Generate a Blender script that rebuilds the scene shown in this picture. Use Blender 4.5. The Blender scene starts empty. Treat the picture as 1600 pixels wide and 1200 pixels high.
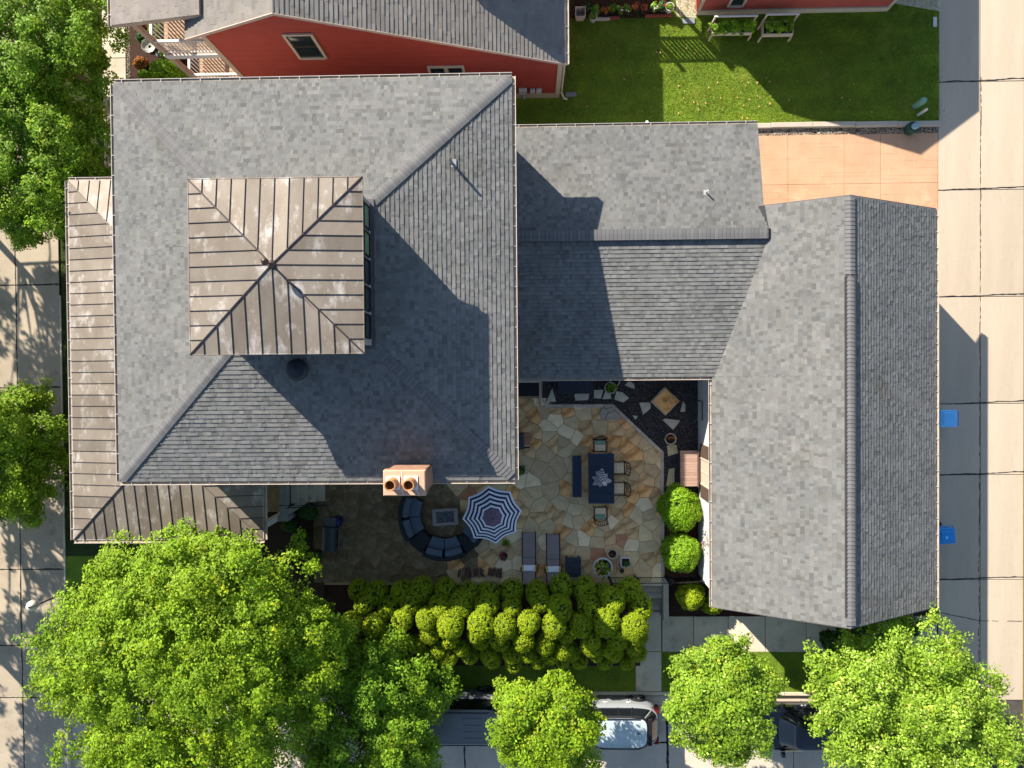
import bpy, math, random
import numpy as np
from mathutils import Matrix, Vector
rnd = random.Random(7)
rng = np.random.default_rng(11)
S = bpy.context.scene
COL = S.collection
PI = math.pi

# ------------------------------------------------------------------ camera
F, CH = 1111.0, 29.0                      # focal length in px of a 1600 px wide frame, height above the patio


def cam_axes(nx=826.68, ny=584.52, yaw=-0.008):
    n = np.array([nx - 800, -(ny - 600), -F]); n /= np.linalg.norm(n)
    z = -n
    xa = np.array([1, 0, 0.]); xa -= xa @ z * z; xa /= np.linalg.norm(xa)
    ya = np.cross(z, xa)
    W = np.stack([xa, ya, z])
    c, s = math.cos(yaw), math.sin(yaw)
    return np.array([[c, -s, 0], [s, c, 0], [0, 0, 1]]) @ W


W = cam_axes()
cam_d = bpy.data.cameras.new('camera')
cam = bpy.data.objects.new('camera', cam_d)
COL.objects.link(cam)
M4 = Matrix([list(W[0]) + [0], list(W[1]) + [0], list(W[2]) + [CH], [0, 0, 0, 1]])
cam.matrix_world = M4
cam_d.sensor_width = 36.0
cam_d.lens = 36.0 * F / 1600
cam_d.clip_end = 400
S.camera = cam

# ------------------------------------------------------------------ light
SUN_AZ, SUN_TAN = 0.736, 0.602
sx, sy = math.sin(SUN_AZ), -math.cos(SUN_AZ)          # the way shadows run on the ground
SUN_EL = math.atan(SUN_TAN)
world = bpy.data.worlds.new('World')
S.world = world
world.use_nodes = True
wn = world.node_tree.nodes
sky = wn.new('ShaderNodeTexSky')
sky.sky_type = 'NISHITA'
sky.sun_disc = False
sky.sun_elevation = SUN_EL
sky.sun_rotation = math.atan2(-sx, -sy) % (2 * PI)
sky.air_density = 1.0
sky.dust_density = 0.6
sky.ozone_density = 1.2
wn['Background'].inputs[1].default_value = 0.082
world.node_tree.links.new(sky.outputs[0], wn['Background'].inputs[0])
sun_d = bpy.data.lights.new('sun', 'SUN')
sun_d.energy = 5.0
sun_d.angle = math.radians(0.5)
sun_d.color = (1.0, 0.91, 0.78)
sun = bpy.data.objects.new('sun', sun_d)
COL.objects.link(sun)
sun.rotation_euler = Vector((sx * math.cos(SUN_EL), sy * math.cos(SUN_EL), -math.sin(SUN_EL))).to_track_quat('-Z', 'Y').to_euler()
sun.location = (-20, 20, 30)
S.view_settings.view_transform = 'Standard'
S.view_settings.look = 'None'
S.view_settings.exposure = 1.25
S.view_settings.gamma = 1.0
S.view_settings.use_curve_mapping = False


def U(px, py, z=0.0):
    """point of the place at height z that stands at this spot of the photograph"""
    d = W @ np.array([px - 800.0, 600.0 - py, -F])
    t = (z - CH) / d[2]
    return float(d[0] * t), float(d[1] * t)


# ------------------------------------------------------------------ materials
MATS = {}


def mat(name, c1, c2=None, scale=3.0, rough=0.85, bump=0.0, bscale=60.0, metal=0.0, attr=False, objrand=0.0,
        c3=None, c3amt=0.0, c3scale=1.0, trans=0.0, spec=0.3, stretch=(1, 1, 1), coat=0.0, fine=0.0, transcol=None):
    if name in MATS:
        return MATS[name]
    m = bpy.data.materials.new(name)
    m.use_nodes = True
    nt = m.node_tree
    N, L = nt.nodes, nt.links
    bs = N['Principled BSDF']
    bs.inputs['Roughness'].default_value = rough
    bs.inputs['Metallic'].default_value = metal
    bs.inputs['Specular IOR Level'].default_value = spec
    bs.inputs['Coat Weight'].default_value = coat
    c2 = c2 or c1
    tc = N.new('ShaderNodeTexCoord')
    mp = N.new('ShaderNodeMapping'); mp.inputs['Scale'].default_value = stretch
    L.new(tc.outputs['Object'], mp.inputs[0])
    vec = mp.outputs[0]
    nz = N.new('ShaderNodeTexNoise'); nz.inputs['Scale'].default_value = scale; nz.inputs['Detail'].default_value = 6
    nz.inputs['Roughness'].default_value = 0.6
    L.new(vec, nz.inputs['Vector'])
    rp = N.new('ShaderNodeValToRGB')
    rp.color_ramp.elements[0].position = 0.33; rp.color_ramp.elements[1].position = 0.67
    rp.color_ramp.elements[0].color = (*c1, 1); rp.color_ramp.elements[1].color = (*c2, 1)
    L.new(nz.outputs[0], rp.inputs[0])
    out = rp.outputs[0]

    def mixn(kind, fac, a, b):
        x = N.new('ShaderNodeMix'); x.data_type = 'RGBA'; x.blend_type = kind
        if isinstance(fac, float): x.inputs[0].default_value = fac
        else: L.new(fac, x.inputs[0])
        if isinstance(a, tuple): x.inputs[6].default_value = (*a, 1)
        else: L.new(a, x.inputs[6])
        if isinstance(b, tuple): x.inputs[7].default_value = (*b, 1)
        else: L.new(b, x.inputs[7])
        return x.outputs[2]
    if c3:
        n3 = N.new('ShaderNodeTexNoise'); n3.inputs['Scale'].default_value = c3scale; n3.inputs['Detail'].default_value = 8
        n3.inputs['Roughness'].default_value = 0.7
        mp3 = N.new('ShaderNodeMapping'); mp3.inputs['Location'].default_value = (7.3, 2.1, 4.4)
        L.new(vec, mp3.inputs[0]); L.new(mp3.outputs[0], n3.inputs['Vector'])
        r3 = N.new('ShaderNodeValToRGB')
        r3.color_ramp.elements[0].position = 0.62 - c3amt * 0.25; r3.color_ramp.elements[1].position = 0.76 - c3amt * 0.2
        L.new(n3.outputs[0], r3.inputs[0])
        out = mixn('MIX', r3.outputs[0], out, c3)
    if fine:
        nf = N.new('ShaderNodeTexNoise'); nf.inputs['Scale'].default_value = 45; nf.inputs['Detail'].default_value = 3
        L.new(tc.outputs['Object'], nf.inputs['Vector'])
        mr = N.new('ShaderNodeMapRange'); mr.inputs[1].default_value = .3; mr.inputs[2].default_value = .7
        mr.inputs[3].default_value = 1 - fine; mr.inputs[4].default_value = 1 + fine
        L.new(nf.outputs[0], mr.inputs[0])
        cm = N.new('ShaderNodeCombineColor')
        for i in range(3): L.new(mr.outputs[0], cm.inputs[i])
        out = mixn('MULTIPLY', 1.0, out, cm.outputs[0])
    if attr:
        at = N.new('ShaderNodeAttribute'); at.attribute_name = 'tint'
        out = mixn('MULTIPLY', 1.0, out, at.outputs['Color'])
    if objrand:
        oi = N.new('ShaderNodeObjectInfo')
        mr = N.new('ShaderNodeMapRange'); mr.inputs[3].default_value = 1 - objrand; mr.inputs[4].default_value = 1 + objrand
        L.new(oi.outputs['Random'], mr.inputs[0])
        cm = N.new('ShaderNodeCombineColor')
        for i in range(3): L.new(mr.outputs[0], cm.inputs[i])
        out = mixn('MULTIPLY', 1.0, out, cm.outputs[0])
    L.new(out, bs.inputs['Base Color'])
    if bump:
        nb = N.new('ShaderNodeTexNoise'); nb.inputs['Scale'].default_value = bscale; nb.inputs['Detail'].default_value = 5
        L.new(vec, nb.inputs['Vector'])
        bp = N.new('ShaderNodeBump'); bp.inputs['Strength'].default_value = bump; bp.inputs['Distance'].default_value = 0.02
        L.new(nb.outputs[0], bp.inputs['Height']); L.new(bp.outputs[0], bs.inputs['Normal'])
    if trans:
        tr = N.new('ShaderNodeBsdfTranslucent')
        ms = N.new('ShaderNodeMixShader'); ms.inputs[0].default_value = trans
        tcx = mixn('MULTIPLY', 1.0, out, transcol or (1.6, 1.5, .55))
        L.new(tcx, tr.inputs[0])
        L.new(bs.outputs[0], ms.inputs[1]); L.new(tr.outputs[0], ms.inputs[2])
        L.new(ms.outputs[0], N['Material Output'].inputs[0])
    MATS[name] = m
    return m


def glassy(name, c, rough=0.05):
    m = mat(name, c, rough=rough, spec=0.9)
    return m


SH = mat('roof_shingle', (0.137, 0.140, 0.137), (0.169, 0.169, 0.163), .7, .92, .5, 160, attr=True, fine=.16, c3=(0.123, 0.120, 0.107), c3amt=.2, c3scale=.5)
CAP = mat('cap_shingle', (0.124, 0.124, 0.127), (0.152, 0.152, 0.152), 6, .92, .4, 120, objrand=.12, fine=.1)
CAPD = mat('cap_painted_shadow', (0.081, 0.081, 0.084), (0.105, 0.105, 0.109), 6, .92, .4, 120, objrand=.15)  # darker grey that paints the gap shadows between cap pieces
UNDER = mat('roof_felt', (.04, .04, .045), rough=.95)
METAL = mat('bronze_metal_roof', (0.161, 0.132, 0.103), (0.216, 0.187, 0.154), 1.3, .55, .08, 9, metal=.2, objrand=.2,
            c3=(.39, .365, .34), c3amt=.36, c3scale=2.2, fine=.08, stretch=(1, .55, 1))
SEAM = mat('seam_metal', (.055, .045, .05), rough=.5, metal=.4)
COPPER = mat('copper', (.62, .30, .18), (.45, .24, .16), 8, .45, metal=.5)
GUT = mat('gutter_paint', (0.562, 0.504, 0.475), (0.504, 0.446, 0.418), 5, .5)
GUTIN = mat('gutter_inside', (.46, .38, .28), (.30, .25, .19), 3, .8)
HANG = mat('hanger_metal', (0.492, 0.480, 0.480), rough=.5)
STUCCO = mat('cream_stucco', (0.592, 0.576, 0.560), (0.528, 0.512, 0.496), 3, .9, .3, 90)
TRIM = mat('cream_trim', (0.561, 0.468, 0.357), (0.493, 0.408, 0.323), 4, .75)
PINKTRIM = mat('peach_trim', (0.496, 0.376, 0.296), (0.432, 0.320, 0.256), 4, .75)
WHITE = mat('white_paint', (0.663, 0.646, 0.620), (0.595, 0.586, 0.570), 4, .6)
RED = mat('red_siding', (0.357, 0.056, 0.038), (0.317, 0.046, 0.031), 2, .75, .1, 40, attr=True)
GREYWALL = mat('grey_paint', (.30, .32, .32), (.25, .27, .27), 3, .8)
CONC = mat('alley_concrete', (.41, .335, .248), (.465, .39, .298), 1.1, .9, .25, 60, c3=(.33, .27, .205), c3amt=.22, c3scale=1.6, objrand=.06, fine=.07, stretch=(1, .14, 1))
CONC2 = mat('walk_concrete', (0.458, 0.412, 0.317), (0.596, 0.522, 0.400), .9, .9, .25, 60, c3=(0.336, 0.288, 0.223), c3amt=.25, c3scale=1.2, objrand=.07, fine=.1)
CONC3 = mat('street_concrete', (0.466, 0.401, 0.325), (0.576, 0.490, 0.392), .8, .9, .25, 60, c3=(0.356, 0.301, 0.246), c3amt=.25, c3scale=.8, objrand=.06, fine=.1)
JOINT = mat('dark_joint', (.05, .045, .04), (.08, .07, .06), 4, .95)
TAR = mat('tar', (.012, .012, .014), rough=.7)
SALMON = mat('salmon_stamped', (0.441, 0.257, 0.152), (0.496, 0.307, 0.191), 1.1, .85, .3, 40, c3=(0.552, 0.370, 0.235), c3amt=.25, c3scale=.8, objrand=.05, fine=.06)
EARTH = mat('earth', (.045, .032, .022), (.075, .05, .035), 5, .95, .6, 30)
MULCH = mat('mulch', (0.033, 0.015, 0.011), (0.060, 0.027, 0.018), 12, .95, .8, 50)
GRASS = mat('lawn_grass', (0.096, 0.169, 0.013), (0.151, 0.237, 0.018), 1.6, .9, .7, 70, c3=(0.179, 0.163, 0.037), c3amt=.0, c3scale=1.1, fine=.35, attr=False)
BLADE = mat('grass_blade', (0.151, 0.250, 0.015), (0.247, 0.350, 0.022), 1.5, .7, attr=True, trans=.3)
DRYLEAF = mat('dry_leaf', (.55, .38, .12), (.5, .25, .1), 20, .8)
NAVY = mat('navy_metal', (.012, .022, .045), (.018, .03, .056), 6, .55)
DARKTABLE = mat('charcoal_slat', (.025, .033, .048), (.034, .043, .06), 6, .6, objrand=.1)
BLACK = mat('black_iron', (.012, .011, .014), rough=.5)
CUSH = mat('slate_cushion', (0.081, 0.115, 0.149), (0.101, 0.135, 0.176), 5, .9, .3, 200, objrand=.08)
WICKER = mat('black_wicker', (.012, .014, .02), (.03, .033, .04), 60, .7, .8, 150)
CREAMC = mat('cream_cushion', (.78, .62, .38), (.70, .55, .34), 6, .9)
TEALC = mat('teal_pillow', (.05, .28, .26), (.45, .42, .22), 9, .9)
TAUPE = mat('taupe_sling', (0.230, 0.189, 0.169), (0.270, 0.223, 0.203), 4, .9, .3, 250)
PILW = mat('white_pillow', (.75, .78, .82), rough=.9)
PILY = mat('yellow_fringe', (.72, .50, .12), rough=.9)
STRW = mat('white_canvas', (.66, .68, .76), (.60, .62, .70), 5, .9)
STRN = mat('navy_canvas', (.02, .022, .05), (.026, .028, .06), 5, .9)
PLUM = mat('plum_canvas', (.12, .08, .12), (.16, .11, .15), 5, .9)
FPIT = mat('firepit_stone', (.24, .21, .20), (.30, .265, .25), 5, .8, .2, 50)
BRICK = mat('chimney_brick', (0.302, 0.156, 0.107), (0.360, 0.212, 0.148), 9, .85, .3, 60, objrand=.14)
CROWNM = mat('chimney_crown', (0.503, 0.338, 0.233), (0.461, 0.294, 0.194), 4, .8, .2, 40)
TERRA = mat('terracotta', (0.426, 0.220, 0.103), (0.370, 0.173, 0.077), 6, .8)
SOOT = mat('soot', (.05, .025, .01), (.12, .06, .02), 20, .95)
POTC = mat('buff_pot', (.44, .37, .28), (.50, .43, .33), 8, .85)
POTW = mat('pale_pot', (.60, .57, .50), (.52, .50, .44), 8, .8)
SOIL = mat('potting_soil', (.02, .012, .008), (.035, .02, .012), 30, .95)
WOODB = mat('weathered_wood', (.30, .19, .15), (.38, .26, .21), 5, .8, .3, 60, stretch=(1, 8, 1), objrand=.1)
LOGM = mat('log_bark', (.10, .055, .04), (.16, .10, .075), 14, .9, .5, 50, objrand=.25)
LOGE = mat('log_end', (.30, .20, .13), (.22, .15, .1), 18, .85)
BLUEB = mat('blue_plastic', (0.037, 0.288, 0.663), (0.044, 0.325, 0.725), 5, .45)
PALEBLUE = mat('pale_blue_plastic', (0.150, 0.540, 0.990), (0.180, 0.570, 1.020), 5, .5)
BLUEDK = mat('deep_blue_plastic', (0.020, 0.238, 0.612), (0.025, 0.272, 0.680), 5, .45)
GREENP = mat('pedestal_green', (.16, .33, .24), (.19, .37, .27), 5, .5)
DKGREENP = mat('dark_green_plastic', (.015, .06, .045), (.02, .075, .055), 5, .5)
GLASS = glassy('window_glass', (.02, .03, .035), .04)
GLASSG = glassy('green_window_glass', (.16, .26, .15), .1)
BLIND = mat('window_blind', (.45, .38, .30), rough=.8)
SHUT = mat('shutter_brown', (.075, .05, .035), (.09, .06, .045), 5, .7)
STEP = mat('step_stone', (0.456, 0.432, 0.338), (0.592, 0.558, 0.439), 3, .85, .4, 40)
CARW = mat('silver_white_paint', (.42, .50, .53), rough=.18, spec=.6, coat=.6)
CARG = mat('grey_blue_paint', (0.143, 0.149, 0.154), rough=.3, spec=.5, coat=.4)
CARK = mat('black_paint', (.012, .015, .022), rough=.15, spec=.6, coat=.6)
CARGLASS = glassy('car_glass', (.008, .01, .014), .05)
ROOFGLASS = mat('sky_painted_glass', (.36, .45, .47), (.62, .70, .72), 1.2, .12, spec=.8)  # pale mottled colour paints the sky's reflection into the roof glass
RUBBER = mat('tyre', (.012, .012, .013), rough=.8)
RIM = mat('rim_metal', (.35, .36, .38), rough=.3, metal=.7)
TAIL = mat('tail_light', (.16, .008, .008), rough=.3)
LAMPW = mat('lamp_globe', (.62, .60, .52), (.55, .53, .45), 5, .4)
BARK = mat('tree_bark', (.09, .065, .045), (.14, .105, .075), 6, .9, .6, 40)
OLDSH = mat('old_grey_shingle', (0.169, 0.155, 0.140), (0.216, 0.198, 0.180), 1.2, .95, .4, 120, attr=True, fine=.12)
FLOWERS = [mat('flower_%s' % n, c, rough=.8) for n, c in (('yellow', (.75, .6, .1)), ('white', (.8, .75, .7)), ('purple', (.16, .05, .28)), ('orange', (.7, .2, .04)), ('red', (.5, .02, .03)))]


def leafmat(name, a, b, trans=.28, rough=.6, tc=(1.5, 1.45, .5)):
    return mat(name, a, b, .5, rough, attr=True, trans=trans, spec=.25, transcol=tc)


LF_BRIGHT = leafmat('maple_leaf', (.155, .27, .010), (.21, .33, .012))
LF_GREEN = leafmat('green_leaf', (.13, .255, .012), (.17, .30, .014))
LF_PALE = leafmat('pale_leaf', (.175, .30, .018), (.22, .345, .03), .3)
LF_HEDGE = leafmat('hedge_leaf', (.24, .33, .009), (.29, .38, .012), .25, .75)
LF_SHRUB = leafmat('shrub_leaf', (.17, .33, .012), (.23, .38, .016), .3)
LF_DARK = leafmat('dark_leaf', (.045, .11, .022), (.065, .145, .03), .2)
CORE = mat('light_block_green', (.03, .055, .006), (.045, .075, .008), 6, .95)  # dark green of the solid cores added to block light


# ------------------------------------------------------------------ mesh helpers
class MB:
    def __init__(s):
        s.v, s.f, s.m, s.t = [], [], [], []

    def add(s, vs, fs, mi=0, tint=None):
        o = len(s.v)
        s.v += [tuple(p) for p in vs]
        s.f += [tuple(i + o for i in f) for f in fs]
        s.m += [mi] * len(fs)
        s.t += [tint if tint is not None else (1, 1, 1)] * len(fs)

    def box(s, x0, x1, y0, y1, z0, z1, mi=0, bev=0.0, tint=None, rot=0.0, c=None):
        if x0 > x1: x0, x1 = x1, x0
        if y0 > y1: y0, y1 = y1, y0
        b = bev
        if b <= 0:
            vs = [(x0, y0, z0), (x1, y0, z0), (x1, y1, z0), (x0, y1, z0), (x0, y0, z1), (x1, y0, z1), (x1, y1, z1), (x0, y1, z1)]
            fs = [(3, 2, 1, 0), (4, 5, 6, 7), (0, 1, 5, 4), (1, 2, 6, 5), (2, 3, 7, 6), (3, 0, 4, 7)]
        else:
            def ring(i, z): return [(x0 + i, y0 + i, z), (x1 - i, y0 + i, z), (x1 - i, y1 - i, z), (x0 + i, y1 - i, z)]
            vs = ring(0, z0) + ring(0, z1 - b) + ring(b, z1)
            fs = [(3, 2, 1, 0), (8, 9, 10, 11)]
            for k in (0, 4):
                for i in range(4):
                    j = (i + 1) % 4
                    fs.append((k + i, k + j, k + 4 + j, k + 4 + i))
        if rot:
            cx, cy = c if c else ((x0 + x1) / 2, (y0 + y1) / 2)
            cs, sn = math.cos(rot), math.sin(rot)
            vs = [(cx + (x - cx) * cs - (y - cy) * sn, cy + (x - cx) * sn + (y - cy) * cs, z) for x, y, z in vs]
        s.add(vs, fs, mi, tint)
        return s

    def prism(s, poly, z0, z1, mi=0, bev=0.0, tint=None):
        n = len(poly)
        if sum(poly[i][0] * poly[(i + 1) % n][1] - poly[(i + 1) % n][0] * poly[i][1] for i in range(n)) < 0:
            poly = poly[::-1]
        zt = z1 if callable(z1) else (lambda x, y: z1)
        cx = sum(p[0] for p in poly) / n; cy = sum(p[1] for p in poly) / n
        vs = [(x, y, z0) for x, y in poly] + [(x, y, zt(x, y) - bev) for x, y in poly]
        fs = [tuple(range(n))[::-1]]
        for i in range(n):
            j = (i + 1) % n
            fs.append((i, j, n + j, n + i))
        if bev:
            for x, y in poly:
                d = math.hypot(cx - x, cy - y) or 1
                k = min(1.3 * bev / d, .3)
                vs.append((x + (cx - x) * k, y + (cy - y) * k, zt(x, y)))
            for i in range(n):
                j = (i + 1) % n
                fs.append((n + i, n + j, 2 * n + j, 2 * n + i))
            fs.append(tuple(range(2 * n, 3 * n)))
        else:
            fs.append(tuple(range(n, 2 * n)))
        s.add(vs, fs, mi, tint)
        return s

    def tube(s, pts, r, n=8, mi=0, cap=True, tint=None):
        pts = [Vector(p) for p in pts]
        rs = r if isinstance(r, (list, tuple)) else [r] * len(pts)
        vs, fs = [], []
        for i, p in enumerate(pts):
            d = (pts[min(i + 1, len(pts) - 1)] - pts[max(i - 1, 0)]).normalized()
            a = d.cross(Vector((0, 0, 1)) if abs(d.z) < .9 else Vector((1, 0, 0))).normalized()
            b = d.cross(a)
            for k in range(n):
                t = 2 * PI * k / n
                vs.append(tuple(p + rs[i] * (math.cos(t) * a + math.sin(t) * b)))
        for i in range(len(pts) - 1):
            for k in range(n):
                j = (k + 1) % n
                fs.append((i * n + k, i * n + j, (i + 1) * n + j, (i + 1) * n + k))
        if cap:
            fs.append(tuple(range(n))[::-1]); fs.append(tuple(range((len(pts) - 1) * n, len(pts) * n)))
        s.add(vs, fs, mi, tint)
        return s

    def lathe(s, prof, c=(0, 0, 0), n=20, mi=0, tint=None, sxy=(1, 1)):
        vs, fs = [], []
        for r, z in prof:
            for k in range(n):
                t = 2 * PI * k / n
                vs.append((c[0] + r * math.cos(t) * sxy[0], c[1] + r * math.sin(t) * sxy[1], c[2] + z))
        for i in range(len(prof) - 1):
            for k in range(n):
                j = (k + 1) % n
                fs.append((i * n + k, i * n + j, (i + 1) * n + j, (i + 1) * n + k))
        if prof[0][0] > 0: fs.append(tuple(range(n))[::-1])
        if prof[-1][0] > 0: fs.append(tuple(range((len(prof) - 1) * n, len(prof) * n)))
        s.add(vs, fs, mi, tint)
        return s

    def ball(s, c, r, n=10, m=6, mi=0, jit=0.0, tint=None):
        prof = [(math.sin(PI * i / m) * r[0] + 1e-4, -math.cos(PI * i / m) * r[2]) for i in range(m + 1)]
        o = len(s.v)
        s.lathe(prof, c, n, mi, tint, (1, r[1] / r[0]))
        if jit:
            for i in range(o, len(s.v)):
                x, y, z = s.v[i]
                s.v[i] = (x + rnd.uniform(-jit, jit), y + rnd.uniform(-jit, jit), z + rnd.uniform(-jit, jit))
        return s

    def build(s, name, mats, parent=None, smooth=False, tint=False, kind=None, loc=None):
        me = bpy.data.meshes.new(name)
        me.from_pydata(s.v, [], s.f)
        mats = mats if isinstance(mats, (list, tuple)) else [mats]
        for m in mats: me.materials.append(m)
        if len(mats) > 1: me.polygons.foreach_set('material_index', s.m)
        if smooth: me.polygons.foreach_set('use_smooth', [True] * len(s.f))
        if tint:
            a = me.attributes.new('tint', 'FLOAT_COLOR', 'FACE')
            a.data.foreach_set('color', np.array([(*t, 1) for t in s.t], dtype=np.float32).ravel())
        me.update()
        o = bpy.data.objects.new(name, me)
        COL.objects.link(o)
        if parent: o.parent = parent
        if loc: o.location = loc
        if kind: o['kind'] = kind
        return o


def empty(name, label, cat, loc=(0, 0, 0), rz=0.0, group=None):
    o = bpy.data.objects.new(name, None)
    o.empty_display_size = .2
    COL.objects.link(o)
    o.location = loc; o.rotation_euler = (0, 0, rz)
    o['label'] = label; o['category'] = cat
    if group: o['group'] = group
    return o


def tag(o, label=None, cat=None, group=None, kind=None):
    if label: o['label'] = label
    if cat: o['category'] = cat
    if group: o['group'] = group
    if kind: o['kind'] = kind
    return o


def copy_tree(o, parent=None):
    c = o.copy(); COL.objects.link(c)
    if parent: c.parent = parent
    for ch in list(o.children): copy_tree(ch, c)
    return c


def npmesh(name, V, Fq, mats, tint=None, parent=None, kind=None, smooth=False):
    """fast mesh from numpy quads/tris"""
    me = bpy.data.meshes.new(name)
    n, k = Fq.shape
    me.vertices.add(len(V)); me.vertices.foreach_set('co', V.astype(np.float32).ravel())
    me.loops.add(n * k); me.loops.foreach_set('vertex_index', Fq.astype(np.int32).ravel())
    me.polygons.add(n)
    me.polygons.foreach_set('loop_start', np.arange(0, n * k, k, dtype=np.int32))
    me.polygons.foreach_set('loop_total', np.full(n, k, dtype=np.int32))
    if smooth: me.polygons.foreach_set('use_smooth', np.ones(n, dtype=bool))
    for m in (mats if isinstance(mats, (list, tuple)) else [mats]): me.materials.append(m)
    if tint is not None:
        a = me.attributes.new('tint', 'FLOAT_COLOR', 'FACE')
        t = np.concatenate([tint, np.ones((n, 1))], 1).astype(np.float32)
        a.data.foreach_set('color', t.ravel())
    me.update(calc_edges=True)
    me.validate()
    o = bpy.data.objects.new(name, me)
    COL.objects.link(o)
    if parent: o.parent = parent
    if kind: o['kind'] = kind
    return o


def clip(poly, p, n):
    """keep the side of a convex polygon where (q-p).n <= 0"""
    out = []
    for i in range(len(poly)):
        a, b = poly[i], poly[(i + 1) % len(poly)]
        da = (a[0] - p[0]) * n[0] + (a[1] - p[1]) * n[1]
        db = (b[0] - p[0]) * n[0] + (b[1] - p[1]) * n[1]
        if da <= 0: out.append(a)
        if (da < 0 < db) or (db < 0 < da):
            t = da / (da - db)
            out.append((a[0] + (b[0] - a[0]) * t, a[1] + (b[1] - a[1]) * t))
    return out


def clip_to(poly, region):
    n = len(region)
    area = sum(region[i][0] * region[(i + 1) % n][1] - region[(i + 1) % n][0] * region[i][1] for i in range(n))
    for i in range(n):
        a, b = region[i], region[(i + 1) % n]
        ex, ey = b[0] - a[0], b[1] - a[1]
        nn = (ey, -ex) if area > 0 else (-ey, ex)
        poly = clip(poly, a, nn)
        if len(poly) < 3: return []
    return poly


def inside(x, y, poly):
    c = False
    n = len(poly)
    for i in range(n):
        x1, y1 = poly[i]; x2, y2 = poly[(i + 1) % n]
        if (y1 > y) != (y2 > y) and x < (x2 - x1) * (y - y1) / (y2 - y1) + x1: c = not c
    return c


def poly_px(pts, z): return [U(x, y, z) for x, y in pts]


# ------------------------------------------------------------------ roofs of tabs
def plane(p0, z0, d, k):
    """height of a roof plane that falls by k per metre along plan direction d, through p0 at z0"""
    return lambda x, y: z0 - k * ((x - p0[0]) * d[0] + (y - p0[1]) * d[1])


def shingle_face(mb, region, zf, d, k, expo=.143, tw=(.075, .175), contrast=.30, base_tint=(1, 1, 1)):
    e = expo / math.sqrt(1 + k * k)
    t = (-d[1], d[0])
    us = [p[0] * d[0] + p[1] * d[1] for p in region]; vs_ = [p[0] * t[0] + p[1] * t[1] for p in region]
    u1, u0, v0, v1 = max(us), min(us), min(vs_), max(vs_)
    nrow = int((u1 - u0) / e) + 2
    for r in range(nrow):
        ub = u1 - r * e
        ua = ub - e
        v = v0 - rnd.uniform(0, .2)
        dark = 0
        while v < v1:
            w = rnd.uniform(*tw)
            if rnd.random() < .12: w *= 1.6
            q = [(ua * d[0] + v * t[0], ua * d[1] + v * t[1]), (ub * d[0] + v * t[0], ub * d[1] + v * t[1]),
                 (ub * d[0] + (v + w) * t[0], ub * d[1] + (v + w) * t[1]), (ua * d[0] + (v + w) * t[0], ua * d[1] + (v + w) * t[1])]
            v += w
            q = clip_to(q, region)
            if len(q) < 3: continue
            n = len(q)
            if sum(q[i][0] * q[(i + 1) % n][1] - q[(i + 1) % n][0] * q[i][1] for i in range(n)) < 0: q = q[::-1]
            lift = .004 + (.009 if rnd.random() < .5 else .0)
            g = 1 + contrast * rnd.choice((-1, -.6, -.35, 0, 0, .1, .25, .45, .7)) * rnd.uniform(.6, 1)
            tint = (g * base_tint[0] * rnd.uniform(.98, 1.02), g * base_tint[1], g * base_tint[2] * rnd.uniform(.97, 1.03))
            top = []
            for x, y in q:
                f = ((x * d[0] + y * d[1]) - ua) / e
                top.append((x, y, zf(x, y) + .004 + (.011 + lift) * f))
            bot = [(x, y, zf(x, y) - .012) for x, y in q]
            fs = [tuple(range(n))]
            for i in range(n):
                j = (i + 1) % n
                # visible skirts: the butt edge and the two cut sides
                fs.append((j, i, n + i, n + j))
            mb.add(top + bot, fs, 0, tint)


def deck_face(mb, region, zf, th=.12):
    mb.prism(region, 0, 0)
    n = len(region)
    vs = mb.v[-2 * n:]
    base = len(mb.v) - 2 * n
    for i in range(n):
        x, y, _ = vs[i]; mb.v[base + i] = (x, y, zf(x, y) - th)
        x, y, _ = vs[n + i]; mb.v[base + n + i] = (x, y, zf(x, y) - .006)


CAPMESH = {}


def cap_piece(w, l, sag):
    key = (w, l, sag)
    if key in CAPMESH: return CAPMESH[key]
    mb = MB()
    # along +x (uphill to downhill), folded over the ridge, lower end lifted
    vs, fs = [], []
    ys = [(-w, -sag), (-w * .5, -sag * .42), (-w * .14, -.004), (w * .14, -.004), (w * .5, -sag * .42), (w, -sag)]
    for x, up in ((0, .006), (l * 1.25, .024)):
        for y, z in ys: vs.append((x, y, z + up))
    for y, z in ys: vs.append((l * 1.25, y, z - .012))
    n = len(ys)
    f_ = .40
    for y, z in ys: vs.append((l * f_, y, z + .006 + .024 * f_ / 1.25))
    for i in range(n - 1):
        fs.append((i, 3 * n + i, 3 * n + i + 1, i + 1)); fs.append((3 * n + i, n + i, n + i + 1, 3 * n + i + 1))
        fs.append((n + i, 2 * n + i, 2 * n + i + 1, n + i + 1))
    fs.append((0, 6, 12)); fs.append((5, 17, 11))
    mb.add(vs, [f[::-1] for f in fs])
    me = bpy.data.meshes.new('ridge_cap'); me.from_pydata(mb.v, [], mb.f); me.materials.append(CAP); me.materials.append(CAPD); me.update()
    for i in range(n - 1): me.polygons[i * 3].material_index = 1  # upper strip of each cap carries the painted gap shadow
    CAPMESH[key] = me
    return me


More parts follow.
